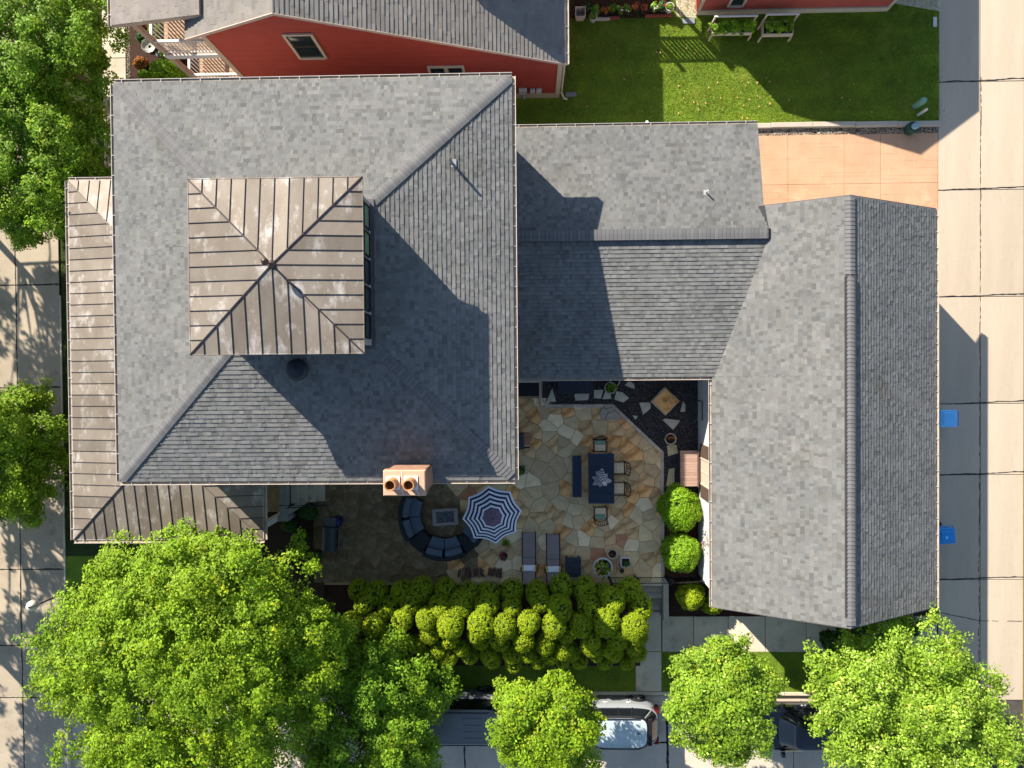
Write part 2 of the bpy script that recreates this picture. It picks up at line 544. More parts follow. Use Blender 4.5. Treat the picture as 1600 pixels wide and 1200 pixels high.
def caps(a, b, parent, w=.15, step=.13, sag=.03, name='ridge_cap', up=.03):
    a, b = Vector(a), Vector(b)
    d = (b - a); L = d.length; d.normalize()
    side = Vector((0, 0, 1)).cross(d).normalized(); nrm = d.cross(side)
    me = cap_piece(w, step, sag)
    n = int(L / step)
    for i in range(n):
        p = a + d * (i * step) + nrm * up
        o = bpy.data.objects.new(name, me); COL.objects.link(o); o.parent = parent
        o.matrix_local = Matrix([[d.x, side.x, nrm.x, p.x], [d.y, side.y, nrm.y, p.y], [d.z, side.z, nrm.z, p.z], [0, 0, 0, 1]])


def gutter(a, b, out, z, parent, step=.62, off=0.0, name='gutter'):
    """a-b the eave line in plan, out the outward direction"""
    mb = MB()
    ax, ay = a; bx, by = b
    L = math.hypot(bx - ax, by - ay); dx, dy = (bx - ax) / L, (by - ay) / L
    prof = [(-.005, 0.0), (-.005, -.045), (.095, -.045), (.105, .0), (.118, .0), (.092, -.12), (-.02, -.12), (-.02, 0.0)]
    vs = []
    for px, py in ((ax, ay), (bx, by)):
        for o, h in prof: vs.append((px + out[0] * o, py + out[1] * o, z + h))
    n = len(prof)
    for i in range(n):
        j = (i + 1) % n
        mi = 1 if i in (0, 1, 2) else 0
        mb.add([vs[i], vs[j], vs[n + j], vs[n + i]], [(0, 1, 2, 3)], mi)
    mb.add(vs[:n], [tuple(range(n))], 0); mb.add(vs[n:], [tuple(range(n))], 0)
    g = mb.build(name, [GUT, GUTIN], parent)
    k = int(L / step)
    h = MB()
    h.box(-.008, .008, -.01, .112, -.012, .004)
    first = None
    for i in range(k):
        s_ = off + (i + .4) * L / k
        if first is None:
            o = h.build('gutter_hanger', HANG, g); first = o
        else:
            o = first.copy(); COL.objects.link(o); o.parent = g
        o.location = (ax + dx * s_, ay + dy * s_, z)
        o.rotation_euler = (0, 0, math.atan2(out[1], out[0]) - PI / 2)
    return g


def metal_face(region, zf, d, parent, pitch=.44, seam_from=None):
    """standing seam panels running down direction d"""
    t = (-d[1], d[0])
    vs_ = [p[0] * t[0] + p[1] * t[1] for p in region]
    us = [p[0] * d[0] + p[1] * d[1] for p in region]
    v0, v1 = min(vs_), max(vs_)
    n = max(1, round((v1 - v0) / pitch)); w = (v1 - v0) / n
    for i in range(n):
        a, b = v0 + i * w, v0 + (i + 1) * w
        q = [(u * d[0] + v * t[0], u * d[1] + v * t[1]) for u, v in ((min(us) - 1, a), (max(us) + 1, a), (max(us) + 1, b), (min(us) - 1, b))]
        q = clip_to(q, region)
        if len(q) >= 3:
            mb = MB(); deck_face(mb, q, zf, .03)
            mb.build('metal_panel', METAL, parent)
        if i > 0:
            # seam where the line v=a crosses the region
            h = .006
            q = [(u * d[0] + v * t[0], u * d[1] + v * t[1]) for u, v in ((min(us) - 1, a - h), (max(us) + 1, a - h), (max(us) + 1, a + h), (min(us) - 1, a + h))]
            q = clip_to(q, region)
            if len(q) >= 3:
                mb = MB(); m = len(q)
                mb.prism(q, 0, 0)
                base = len(mb.v) - 2 * m
                for j in range(m):
                    x, y, _ = mb.v[base + j]; mb.v[base + j] = (x, y, zf(x, y) - .02)
                    x, y, _ = mb.v[base + m + j]; mb.v[base + m + j] = (x, y, zf(x, y) + .022)
                mb.build('standing_seam', SEAM, parent)


def seam_line(a, b, parent, w=.025, h=.035, m=None, name='hip_seam'):
    mb = MB(); mb.tube([a, b], w, 6)
    return mb.build(name, m or SEAM, parent)


# ------------------------------------------------------------------ ground and setting
ZL, ZA, ZS, ZR = -.62, -.68, -.72, -.88        # lawn, alley, sidewalks, street


def struct(name, mb, m, parent=None):
    o = mb.build(name, m, parent)
    if not parent: o['kind'] = 'structure'
    return o


g = MB(); g.box(-160, 160, -160, 160, -1.6, -1.02)
struct('ground', g, EARTH)


def slabs(parent, name, xs, ys, z, m, th=.12, gap=.012, tilt=None, skip=None):
    for i in range(len(xs) - 1):
        for j in range(len(ys) - 1):
            if skip and skip(i, j): continue
            mb = MB()
            x0, x1 = sorted((xs[i], xs[i + 1])); y0, y1 = sorted((ys[j], ys[j + 1]))
            dz = rnd.uniform(-.003, .003)
            mb.box(x0 + gap, x1 - gap, y0 + gap, y1 - gap, z - th, z + dz, bev=.008)
            cx, cy = (x0 + x1) / 2, (y0 + y1) / 2
            mb.v = [(x - cx, y - cy, zz) for x, y, zz in mb.v]
            mb.build(name, m, parent, loc=(cx, cy, 0))


def X_(px, z, py=585): return U(px, py, z)[0]


def Y_(py, z, px=826): return U(px, py, z)[1]


# alley on the east side
ax0, ax1, ax2 = X_(1466, ZA), X_(1532, ZA), X_(1600, ZA)
al = MB(); al.box(ax0, ax2, -30, 30, ZA - .5, ZA - .035)
alley = struct('alley', al, JOINT)
ys = [Y_(-260, ZA), Y_(-60, ZA), Y_(128, ZA, 1500), Y_(297, ZA, 1500), Y_(464, ZA, 1500), Y_(631, ZA, 1500), Y_(742, ZA, 1500), Y_(906, ZA, 1500), Y_(1094, ZA, 1560)]
slabs(alley, 'concrete_slab', [ax0, ax1, ax2], ys, ZA, CONC)
# tar run into the open joints, uneven in width
tj = MB()


def tarline(mb, a, b, z, w=.018, seg=.12, prob=1.0):
    L = math.hypot(b[0] - a[0], b[1] - a[1]); n = max(2, int(L / seg))
    dx, dy = (b[0] - a[0]) / L, (b[1] - a[1]) / L
    off = 0
    prev = None
    for i in range(n + 1):
        off = off * .8 + rnd.uniform(-.012, .012)
        ww = w * rnd.uniform(.5, 1.3)
        x, y = a[0] + dx * L * i / n - dy * off, a[1] + dy * L * i / n + dx * off
        cur = ((x - dy * ww, y + dx * ww, z), (x + dy * ww, y - dx * ww, z))
        if prev and rnd.random() < prob:
            mb.add([prev[1], cur[1], cur[0], prev[0]], [(0, 1, 2, 3)])
        prev = cur


for k, y in enumerate(ys[1:-1]):
    tarline(tj, (ax0, y), (ax2, y + .12), ZA + .006, .022)
tarline(tj, (ax1, 12), (ax1 - .05, -13), ZA + .006, .013, prob=.8)
a1, a2 = U(1466, 956, ZA), U(1597, 970, ZA)
tarline(tj, a1, (ax1, a2[1]), ZA + .006, .012); tarline(tj, (ax1, a2[1]), a2, ZA + .006, .012, prob=.8)
def crack(mb, p, ang, L, z, w=.006):
    x, y = p; pts = [(x, y)]
    for i in range(int(L / .12)):
        ang += rnd.gauss(0, .35); x += .12 * math.cos(ang); y += .12 * math.sin(ang); pts.append((x, y))
    for a_, b_ in zip(pts[:-1], pts[1:]):
        ww = w * rnd.uniform(.5, 1.5)
        dx_, dy_ = b_[0] - a_[0], b_[1] - a_[1]; l_ = math.hypot(dx_, dy_); n0, n1 = -dy_ / l_ * ww, dx_ / l_ * ww
        mb.add([(a_[0] - n0, a_[1] - n1, z), (b_[0] - n0, b_[1] - n1, z), (b_[0] + n0, b_[1] + n1, z), (a_[0] + n0, a_[1] + n1, z)], [(0, 1, 2, 3)])


o = tj.build('joint_tar', TAR, alley)
# east verge
ev = MB(); ev.box(ax2, ax2 + 12, -30, 30, ZA - .4, ZA + .02)
struct('east_verge', ev, mat('dry_verge', (.20, .17, .04), (.12, .12, .02), 3, .95, .6, 50))
# lawn to the north, and the planting ground under it
lw = MB(); lw.box(-.9, ax0, Y_(199, ZL), 30, ZL - .3, ZL)
struct('lawn', lw, GRASS)
y0k, y1k, y2k = Y_(198, ZL + .1), Y_(206, ZL + .1), Y_(217, ZL)
kb = MB()
for i in range(5):
    xa = 8.3 + i * (ax0 - 8.3) / 5; xb = 8.3 + (i + 1) * (ax0 - 8.3) / 5
    mb = MB(); mb.box(xa + .006, xb - .006, y1k + .02 * math.sin(i), y0k + .02 * math.sin(i), ZL - .3, ZL + .10, bev=.02)
    kb = mb.build('retaining_curb', mat('curb_concrete', (0.400, 0.352, 0.288), (0.464, 0.408, 0.336), 2, .9, .3, 50))
    tag(kb, kind='structure')
# driveway of stamped concrete, each slab its own
dv = MB(); dv.box(8.0, ax0, 5.0, y2k, ZL - .5, ZL - .09)
drive = struct('driveway', dv, JOINT)
dxs = [8.0, X_(1232, ZL, 250), X_(1320, ZL, 250), X_(1377, ZL, 250), ax0 - .01]
dys = [5.0, Y_(287, ZL, 1300), y2k]
for i in range(4):
    for j in range(2):
        x0, x1, y0, y1 = dxs[i], dxs[i + 1], dys[j], dys[j + 1]
        # stamped ashlar pattern pressed into the slab
        mb = MB()
        y = y0
        gx = .004; gX = .007
        while y < y1 - .05:
            h = rnd.choice((.15, .30, .30, .45)); h = min(h, y1 - y)
            if y1 - y - h < .12: h = y1 - y
            x = x0
            while x < x1 - .05:
                w = rnd.choice((.15, .3, .3, .45, .6)); w = min(w, x1 - x)
                if x1 - x - w < .12: w = x1 - x
                t = rnd.uniform(.96, 1.04)
                mb.box(x + gX, x + w - gX, y + gx, y + h - gx, ZL - .12, ZL - .05 + rnd.uniform(-.003, .003), bev=.006)
                x += w
            y += h
        mb.box(x0 + .01, x1 - .01, y0 + .01, y1 - .01, ZL - .2, ZL - .0535)
        mb.build('stamped_slab', SALMON, drive)


def pebbles(name, region, z, n, size, cols, kind='stuff', parent=None, zr=.01):
    xs_ = [p[0] for p in region]; ys_ = [p[1] for p in region]
    P = []
    while len(P) < n:
        x, y = rnd.uniform(min(xs_), max(xs_)), rnd.uniform(min(ys_), max(ys_))
        if inside(x, y, region): P.append((x, y))
    P = np.array(P); n = len(P)
    base = np.array([[1, 0, 0], [0, 1, 0], [-1, 0, 0], [0, -1, 0], [0, 0, .7], [0, 0, -.7]], float)
    tri = np.array([[0, 1, 4], [1, 2, 4], [2, 3, 4], [3, 0, 4], [1, 0, 5], [2, 1, 5], [3, 2, 5], [0, 3, 5]])
    sc = rng.uniform(.5, 1.2, (n, 1, 1)) * size * rng.uniform(.7, 1.3, (n, 1, 3))
    a = rng.uniform(0, 2 * PI, n)
    R = np.zeros((n, 3, 3)); R[:, 0, 0] = np.cos(a); R[:, 0, 1] = -np.sin(a); R[:, 1, 0] = np.sin(a); R[:, 1, 1] = np.cos(a); R[:, 2, 2] = 1
    V = (base[None] * sc + rng.normal(0, .15, (n, 6, 3)) * size) @ R.transpose(0, 2, 1)
    V[:, :, 0] += P[:, 0:1]; V[:, :, 1] += P[:, 1:2]; V[:, :, 2] += z + rng.uniform(0, zr, (n, 1))
    Fq = (tri[None] + (np.arange(n) * 6)[:, None, None]).reshape(-1, 3)
    cc = np.array(cols)[rng.integers(0, len(cols), n)] * rng.uniform(.7, 1.25, (n, 1))
    m = mat('pebble_stone', (1, 1, 1), (.85, .85, .85), 30, .8, attr=True)
    return npmesh(name, V.reshape(-1, 3), Fq, m, np.repeat(cc, 8, 0), parent, kind)


pb = [(8.3, y1k + .03), (ax0, y1k + .03), (ax0, y2k), (8.3, y2k)]
mb = MB(); mb.box(8.3, ax0, y2k, y1k + .05, ZL - .3, ZL - .09); struct('pebble_bed', mb, EARTH)
pebbles('pebbles', pb, ZL - .07, 2600, .03, [(.38, .30, .20), (.50, .42, .32), (.28, .18, .12), (.42, .40, .36), (.2, .17, .14)])


WORN = [(*U(1386, 50, ZL), .25), (*U(1384, 75, ZL), .28), (*U(1412, 160, ZL), .3), (*U(1416, 172, ZL), .28), (*U(955, 40, ZL), .3), (*U(1240, 1070, ZS), .5), (*U(1090, 150, ZL), .35), (*U(1160, 120, ZL), .3), (*U(900, 60, ZL), .3), (*U(1290, 120, ZL), .4)]


def grass_blades(name, regions, z, n, col=(1, 1, 1), size=.045, holes=()):
    P = []
    areas = []
    for r in regions:
        a = abs(sum(r[i][0] * r[(i + 1) % len(r)][1] - r[(i + 1) % len(r)][0] * r[i][1] for i in range(len(r)))) / 2
        areas.append(a)
    for r, a in zip(regions, areas):
        xs_ = [p[0] for p in r]; ys_ = [p[1] for p in r]
        k = int(n * a / sum(areas))
        got = 0
        while got < k:
            x, y = rnd.uniform(min(xs_), max(xs_)), rnd.uniform(min(ys_), max(ys_))
            if inside(x, y, r) and not any(inside(x, y, h) for h in holes): P.append((x, y)); got += 1
    P = np.array(P); n = len(P)
    a = rng.uniform(0, 2 * PI, n); L = size * rng.uniform(.6, 1.4, n)
    lean = rng.normal(0, .7, (n, 2)) * L[:, None]
    w = .014
    V = np.zeros((n, 3, 3))
    V[:, 0, :2] = P + np.stack([np.cos(a), np.sin(a)], 1) * w
    V[:, 1, :2] = P - np.stack([np.cos(a), np.sin(a)], 1) * w
    V[:, 2, :2] = P + lean
    V[:, :2, 2] = z - .004; V[:, 2, 2] = z + L * .8
    low = .80 + .22 * np.sin(P[:, 0] * 1.7 + np.sin(P[:, 1] * 1.3) * 2) * np.sin(P[:, 1] * 2.3 + P[:, 0] * .6)
    t = rng.uniform(.7, 1.3, (n, 1)) * low[:, None] * np.array(col)[None]
    t[:, 0] *= rng.uniform(.8, 1.5, n)
    t *= (1 + .10 * np.sign(np.sin(P[:, 1] * 5.6)))[:, None]
    for (wx_, wy_, wr_) in WORN:
        f_ = np.exp(-((P[:, 0] - wx_) ** 2 + (P[:, 1] - wy_) ** 2) / wr_ ** 2)[:, None] * rng.uniform(.4, 1, (n, 1))
        t = t * (1 - f_) + f_ * np.array([1.9, 1.25, 4.0]) * .8
    return npmesh(name, V.reshape(-1, 3), np.arange(n * 3).reshape(-1, 3), BLADE, t, None, 'stuff')


lawnreg = [(-.8, Y_(198, ZL)), (ax0 - .02, Y_(198, ZL)), (ax0 - .02, 15.6), (-.8, 15.6)]
grass_blades('grass', [lawnreg], ZL, 110000)
lf = MB()
for i in range(46):
    if i < 30: px, py = rnd.gauss(1150, 55), rnd.uniform(118, 190)
    else: px, py = rnd.uniform(900, 1450), rnd.uniform(60, 190)
    x, y = U(px, py, ZL + .05); r = rnd.uniform(.025, .05); a = rnd.uniform(0, 6)
    lf.add([(x + r * math.cos(a + k * PI / 2.5) * (1 if k % 2 else .6), y + r * math.sin(a + k * PI / 2.5), ZL + .055 + .01 * (k % 2)) for k in range(5)], [(0, 1, 2, 3, 4)])
tag(lf.build('fallen_leaves', DRYLEAF), kind='stuff')

# west: wide concrete walk, narrow walk beside the red house, ground between
wx0, wx1, wx2 = X_(-120, ZS), X_(27, ZS), X_(95, ZS)
mb = MB(); mb.box(-60, wx2, -30, 30, ZS - .4, ZS - .035)
west = struct('west_walk', mb, JOINT)
wy = [Y_(-60, ZS), Y_(110, ZS), Y_(270, ZS), Y_(437, ZS), Y_(600, ZS), Y_(745, ZS), Y_(889, ZS), Y_(1010, ZS), Y_(1093, ZS), Y_(1290, ZS)]
slabs(west, 'concrete_slab', [wx0 - 4, wx0, wx1, wx2], wy, ZS, mat('west_concrete', (0.346, 0.290, 0.217), (0.410, 0.348, 0.263), .8, .9, .25, 60, c3=(0.245, 0.206, 0.153), c3amt=.3, c3scale=1.1, objrand=.06, fine=.1))
mb = MB()
for y in wy[1:-1]: tarline(mb, (wx0, y), (wx2, y + .03), ZS + .005, .022)
tarline(mb, (wx1, 10), (wx1, -17), ZS + .005, .02)
mb.build('joint_tar', TAR, west)
mb = MB(); mb.box(wx2, wx2 + .07, -18, 3.5, ZS - .3, ZS + .03, bev=.01)
struct('walk_edging', mb, CONC2)
mb = MB(); mb.box(wx2 + .07, -12.5, -7.6, 17, ZS - .4, ZS - .02)
struct('verge', mb, mat('dark_verge', (0.024, 0.040, 0.008), (0.040, 0.060, 0.012), 4, .95, .6, 50))
nx0, nx1 = X_(160, ZS, 60), X_(197, ZS, 60)
mb = MB(); mb.box(nx0, nx1 + .2, 7.3, 22, ZS - .3, ZS + .01)
nwalk = struct('narrow_walk', mb, JOINT)
slabs(nwalk, 'concrete_slab', [nx0, nx1], [7.3, Y_(190, ZS), Y_(79, ZS), Y_(30, ZS), 16.5, 18.5], ZS + .035, CONC2)
grass_blades('verge_grass', [[(wx2 + .1, -7), (-17.0, -7), (-17.0, 16), (wx2 + .1, 16)]], ZS - .02, 22000, (.4, .42, .4), .06)
mb = MB(); mb.box(nx1 + .2, -1.0, 9.0, 20, ZL - .3, ZL - .02)
struct('planting_bed', mb, MULCH)
pebbles('edge_gravel', [(nx1 + .02, 9.5), (nx1 + .2, 9.5), (nx1 + .2, 17), (nx1 + .02, 17)], ZS + .02, 900, .025, [(.4, .34, .24), (.3, .26, .2)])

# south: walks, lawn strips, kerb, street
sy0, sy1 = Y_(963, ZS, 1180), Y_(1019, ZS, 1180)
kx0, kx1 = X_(993, ZS, 1050), X_(1034, ZS, 1050)
yk = Y_(1084, ZR, 1000)
mb = MB(); mb.box(kx0, ax0 + .5, sy1, sy0, ZS - .3, ZS - .035)
swalk = struct('south_walk', mb, JOINT)
slabs(swalk, 'concrete_slab', [kx1 + .02] + [X_(p, ZS, 990) for p in (1084, 1138, 1196, 1260, 1325, 1395)] + [ax0 - .02], [sy1, sy0], ZS, CONC2)
mb = MB(); mb.box(kx0, kx1, yk + .15, Y_(925, ZS), ZS - .3, ZS - .035)
path = struct('path', mb, JOINT)
slabs(path, 'concrete_slab', [kx0, kx1], [Y_(955, ZS), Y_(1018, ZS), yk + .16], ZS, CONC2)
mb = MB(); mb.box(wx2 + .07, kx0, yk + .16, -7.6, ZS - .3, ZS - .02)
struct('south_lawn', mb, GRASS)
mb = MB(); mb.box(kx1, ax0, yk + .16, sy1, ZS - .3, ZS - .02)
struct('east_lawn', mb, GRASS)
mb = MB(); mb.box(kx1 + .35, 15.2, sy0, -8.2, ZS - .3, ZS - .03)
struct('mulch_bed', mb, MULCH)
grass_blades('street_grass', [[(-19, yk + .17), (kx0, yk + .17), (kx0, -10.4), (-9, -10.4), (-9, -7.7), (-19, -7.7)], [(kx1, yk + .17), (ax0, yk + .17), (ax0, sy1), (kx1, sy1)]], ZS - .02, 52000, (.9, .9, 1))
kx = -20
kerb_root = None
i = 0
mb = MB(); mb.box(-22, 26, yk - .02, yk + .12, ZR - .3, ZS - .02); kerb_root = struct('kerb', mb, JOINT)
while kx < 25:
    mb = MB(); mb.box(kx + .005, kx + 1.995, yk, yk + .15, ZR - .25, ZS + .01, bev=.02); mb.build('kerb_stone', CONC2, kerb_root); kx += 2
mb = MB(); mb.box(-30, 40, -40, yk, ZR - .4, ZR - .035)
street = struct('street', mb, JOINT)
slabs(street, 'concrete_slab', [-22, -17, -12, X_(540, ZR, 1170), X_(726, ZR, 1170), X_(900, ZR, 1170), X_(1043, ZR, 1170), X_(1240, ZR, 1170), X_(1420, ZR, 1170), X_(1600, ZR, 1170), 28], [yk - .5, Y_(1160, ZR), -21, -27], ZR, CONC3)
slabs(street, 'gutter_pan', [-22, -16, -10, -4, 0, 4, 8, 12, 16, 20, 25], [yk, yk - .5], ZR, CONC3)
mb = MB()
tarline(mb, (X_(1043, ZR, 1170), yk - .5), (X_(1043, ZR, 1170), -20), ZR + .005, .05, prob=1)
tarline(mb, (X_(726, ZR, 1170), yk - 1.5), (X_(726, ZR, 1170), -20), ZR + .005, .03)
tarline(mb, (-4, Y_(1160, ZR)), (25, Y_(1160, ZR)), ZR + .005, .035)
mb.build('joint_tar', TAR, street)

# ------------------------------------------------------------------ main house
mx0, mx1, my1, my0, hm, km = -13.22, -.473, 9.42, -3.36, 6.442, .30
tx, ty, th, hT = -6.926, 3.019, 2.41, 9.614
house = empty('main_house', 'large grey shingled square house with bronze metal cupola in the middle of the photo', 'house', (tx, ty, 0))


def place(o, parent):
    """keep world coordinates for a child of a moved empty"""
    o.parent = parent
    o.matrix_parent_inverse = Matrix.Translation(-Vector(parent.location))


_b = MB.build


def wpart(mb, name, m, parent, **kw):
    o = mb.build(name, m, None, **kw)
    place(o, parent)
    return o


ov = .62
mb = MB(); mb.box(mx0 + ov, mx1 - ov, my0 + ov, my1 - ov, -.9, hm - .08)
wpart(mb, 'wall', mat('house_siding', (.55, .52, .46), (.50, .47, .42), 3, .8), house)
mb = MB(); mb.box(mx0 + .02, mx1 - .02, my0 + .02, my1 - .02, hm - .20, hm - .13)
wpart(mb, 'soffit', WHITE, house)
cx, cy = (mx0 + mx1) / 2, (my0 + my1) / 2
apz = hm + km * (mx1 - cx)
NW, NE, SE, SW, AP = (mx0, my1), (mx1, my1), (mx1, my0), (mx0, my0), (cx, cy)
faces = [((NW, NE, AP), (0, 1), my1), ((NE, SE, AP), (1, 0), mx1), ((SE, SW, AP), (0, -1), -my0), ((SW, NW, AP), (-1, 0), -mx0)]
mb = MB()
for reg, d, e in faces:
    deck_face(mb, list(reg), plane((d[0] * e if d[0] else 0, d[1] * e if d[1] else 0), hm, d, km))
roof = wpart(mb, 'roof', UNDER, house)
mb = MB()
tb = 2.13
for reg, d, e in faces:
    zf = plane((d[0] * e if d[0] else 0, d[1] * e if d[1] else 0), hm, d, km)
    reg = list(reg)
    # stop at the cupola wall
    reg = clip(reg, (cx + d[0] * (tb - .4), cy + d[1] * (tb - .4)), (-d[0], -d[1]))
    shingle_face(mb, reg, zf, d, km)
sh = mb.build('shingles', SH, roof, tint=True, kind='stuff')
fr = 1 - (tb - .1) / (mx1 - cx)
for c in (NW, NE, SE, SW):
    a = (c[0] + (cx - c[0]) * fr, c[1] + (cy - c[1]) * fr, hm + (apz - hm) * fr)
    b = (c[0] + (cx - c[0]) * .012, c[1] + (cy - c[1]) * .012, hm + (apz - hm) * .012)
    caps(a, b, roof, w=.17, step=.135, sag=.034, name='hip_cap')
mgut = [gutter(NW, NE, (0, 1), hm - .02, roof), gutter(NE, SE, (1, 0), hm - .02, roof), gutter(SE, SW, (0, -1), hm - .02, roof), gutter(SW, NW, (-1, 0), hm - .02, roof)]
# eave downspout elbow whose shadow falls on the wing roof
mb = MB(); mb.tube([(mx1 + .06, my1 - .95, hm - .12), (mx1 + .05, my1 - .95, hm - .35), (mx1 - .45, my1 - .78, hm - .75), (mx1 - .56, my1 - .74, 3.4)], .045, 8)
wpart(mb, 'downspout', WHITE, house)

# cupola
cup = wpart(MB().box(cx - tb, cx + tb, cy - tb, cy + tb, apz - km * tb - .6, hT - .06), 'cupola', GREYWALL, house)
zb = hm + km * (mx1 - cx - tb)
mb = MB()
for s_ in (-1, 1):
    mb.box(cx + s_ * tb, cx + s_ * (tb + .11), cy - tb - .11, cy + tb + .11, zb - .3, zb + .05)
    mb.box(cx - tb - .11, cx + tb + .11, cy + s_ * tb, cy + s_ * (tb + .11), zb - .3, zb + .052)
mb.build('base_flashing', mat('flashing_metal', (.10, .085, .095), (.14, .11, .11), 6, .5, metal=.4), cup)
for s_, ax in ((1, 'x'), (-1, 'x'), (1, 'y'), (-1, 'y')):
    for k in range(5):
        c = -1.6 + k * .8
        z0, z1 = zb + .28, hT - .3

        def bx(mb, a0, a1, o0, o1, zz0, zz1, mi=0):
            if ax == 'x': mb.box(cx + s_ * (tb + o0), cx + s_ * (tb + o1), cy + a0, cy + a1, zz0, zz1, mi)
            else: mb.box(cx + a0, cx + a1, cy + s_ * (tb + o0), cy + s_ * (tb + o1), zz0, zz1, mi)
        fm = MB()
        bx(fm, c - .36, c - .31, .002, .05, z0, z1); bx(fm, c + .31, c + .36, .002, .05, z0, z1)
        bx(fm, c - .31, c + .31, .002, .05, z0, z0 + .06); bx(fm, c - .31, c + .31, .002, .05, z1 - .06, z1)
        bx(fm, c - .31, c + .31, .002, .04, (z0 + z1) / 2 - .02, (z0 + z1) / 2 + .02)
        fm.build('window_frame', BLACK, cup)
        pm = MB(); bx(pm, c - .31, c + .31, .004, .02, z0 + .06, (z0 + z1) / 2 - .02); bx(pm, c - .31, c + .31, .004, .02, (z0 + z1) / 2 + .02, z1 - .06)
        pm.build('window_pane', GLASSG if (s_ == 1 and ax == 'x' and k >= 3) else GLASS, cup)
kt = .13
apT = hT + kt * th
q = [(tx - th, ty + th), (tx + th, ty + th), (tx + th, ty - th), (tx - th, ty - th)]
mb = MB(); mb.box(tx - th + .04, tx + th - .04, ty - th + .04, ty + th - .04, hT - .16, hT - .035)
wpart(mb, 'cupola_soffit', WHITE, house)
croof = wpart(MB().box(tx - th + .3, tx + th - .3, ty - th + .3, ty + th - .3, hT - .03, hT - .01), 'cupola_roof', SEAM, house)
for i, d in enumerate(((0, 1), (1, 0), (0, -1), (-1, 0))):
    a, b = q[i], q[(i + 1) % 4]
    metal_face([a, b, (tx, ty)], plane((tx + d[0] * th, ty + d[1] * th), hT, d, kt), d, croof, .41)
    seam_line((a[0], a[1], hT + .005), (tx, ty, apT + .005), croof, .022)
for i in range(4):
    a, b = q[i], q[(i + 1) % 4]
    mb = MB(); mb.tube([(a[0], a[1], hT - .015), (b[0], b[1], hT - .015)], .022, 6); mb.build('drip_edge', METAL, croof)
mb = MB(); mb.lathe([(.16, apT - .06), (.10, apT + .02), (.02, apT + .10), (.018, apT + .55)], (tx, ty, 0), 10)
mb.ball((tx, ty, apT + .5), (.10, .10, .10)); mb.tube([(tx, ty, apT + .5), (tx, ty, apT + .85)], [.015, .004], 6)
wpart(mb, 'lightning_finial', mat('dark_bronze', (.10, .07, .055), (.07, .05, .045), 6, .45, metal=.6), house, smooth=True)

# vents standing through the roof
zr = hm + km * (mx1 - U(705, 254, 7.6)[0])
px_, py_ = U(706, 255, zr)
mb = MB(); mb.tube([(px_, py_, zr - .05), (px_, py_, zr + .55)], .045, 10); mb.tube([(px_, py_, zr + .551), (px_, py_, zr + .556)], .034, 10, 1); mb.box(px_ - .12, px_ + .14, py_ - .13, py_ + .12, zr - .02, zr + .03)
wpart(mb, 'vent_pipe', [mat('pipe_grey', (0.225, 0.230, 0.235), rough=.6), SOOT], house)
zr = hm + km * (U(467, 576, 7.4)[1] - my0)
px_, py_ = U(467, 578, zr)
mb = MB(); mb.lathe([(.20, -.1), (.20, .16), (.34, .16), (.335, .22), (.25, .30), (.10, .335), (.01, .34)], (px_, py_, zr), 28); mb.ball((px_, py_, zr + .33), (.10, .10, .03))
wpart(mb, 'roof_vent', mat('vent_black', (.018, .024, .032), rough=.5), house, smooth=False)

# chimney, brick shaft against the south wall
chx0, chx1, chy1, chy0, chz = -4.29, -3.05, -2.78, -3.53, 8.35
chm = wpart(MB().box(chx0 + .06, chx1 - .06, chy0 + .04, chy1 - .06, -.9, chz - .2), 'chimney', mat('chimney_mortar', (.42, .32, .25), (.36, .27, .21), 6, .95), house)
rows = int(1.9 / .075)
for r in range(rows):
    z = chz - .16 - (r + 1) * .075
    sw = .012 if r > 5 else (.055 if r < 3 else .03)
    x0, x1, y0, y1 = chx0 + .05 - sw, chx1 - .05 + sw, chy0 + .05 - sw, chy1 - .05 + sw
    for side in range(4):
        L = (x1 - x0) if side % 2 == 0 else (y1 - y0)
        n = max(2, round(L / .21)); w = L / n
        for i in range(n):
            a = i * w + (.5 * w if r % 2 else 0)
            b = min(a + w - .01, L)
            if a >= L - .02: continue
            mb = MB()
            if side == 0: mb.box(x0 + a, x0 + b, y1 - .06, y1, z, z + .066)
            elif side == 2: mb.box(x0 + a, x0 + b, y0, y0 + .06, z, z + .066)
            elif side == 1: mb.box(x1 - .06, x1, y0 + a, y0 + b, z, z + .066)
            else: mb.box(x0, x0 + .06, y0 + a, y0 + b, z, z + .066)
            if side in (1, 0) or r % 1 == 0:
                if side in (0, 1): mb.build('brick', BRICK, chm)
mb = MB(); mb.box(chx0, chx1, chy0, chy1, chz - .14, chz, bev=.025); mb.build('crown', CROWNM, chm)
for a_, b_ in (((-3.73, -2.79), (-3.73, -3.02)), ((-3.73, -3.33), (-3.70, -3.52)), ((-3.35, -3.30), (-3.22, -3.52)), ((-3.73, -3.33), (-3.80, -3.40))):
    MB().tube([(*a_, chz + .002), (*b_, chz + .002)], .012, 5).build('caulk_line', WHITE, chm)
for k, px_ in enumerate((-4.0, -3.47)):
    c = (px_, -3.15, chz)
    mb = MB(); mb.box(px_ - .20, px_ + .20, -3.15 - .20, -3.15 + .20, chz + .001, chz + .035, 1)
    mb.lathe([(.185, .03), (.15, .10), (.135, .42), (.165, .44), (.165, .50), (.135, .50), (.125, .30), (.01, .28)], c, 24, 0)
    mb.v = [(x, y, z) for x, y, z in mb.v]
    mb.build('chimney_pot', [TERRA, mat('mortar_white', (.75, .70, .66), rough=.9)], chm, smooth=False)
    mb = MB(); mb.lathe([(.12, .31), (.01, .315)], c, 16); mb.build('pot_flue', SOOT, chm)

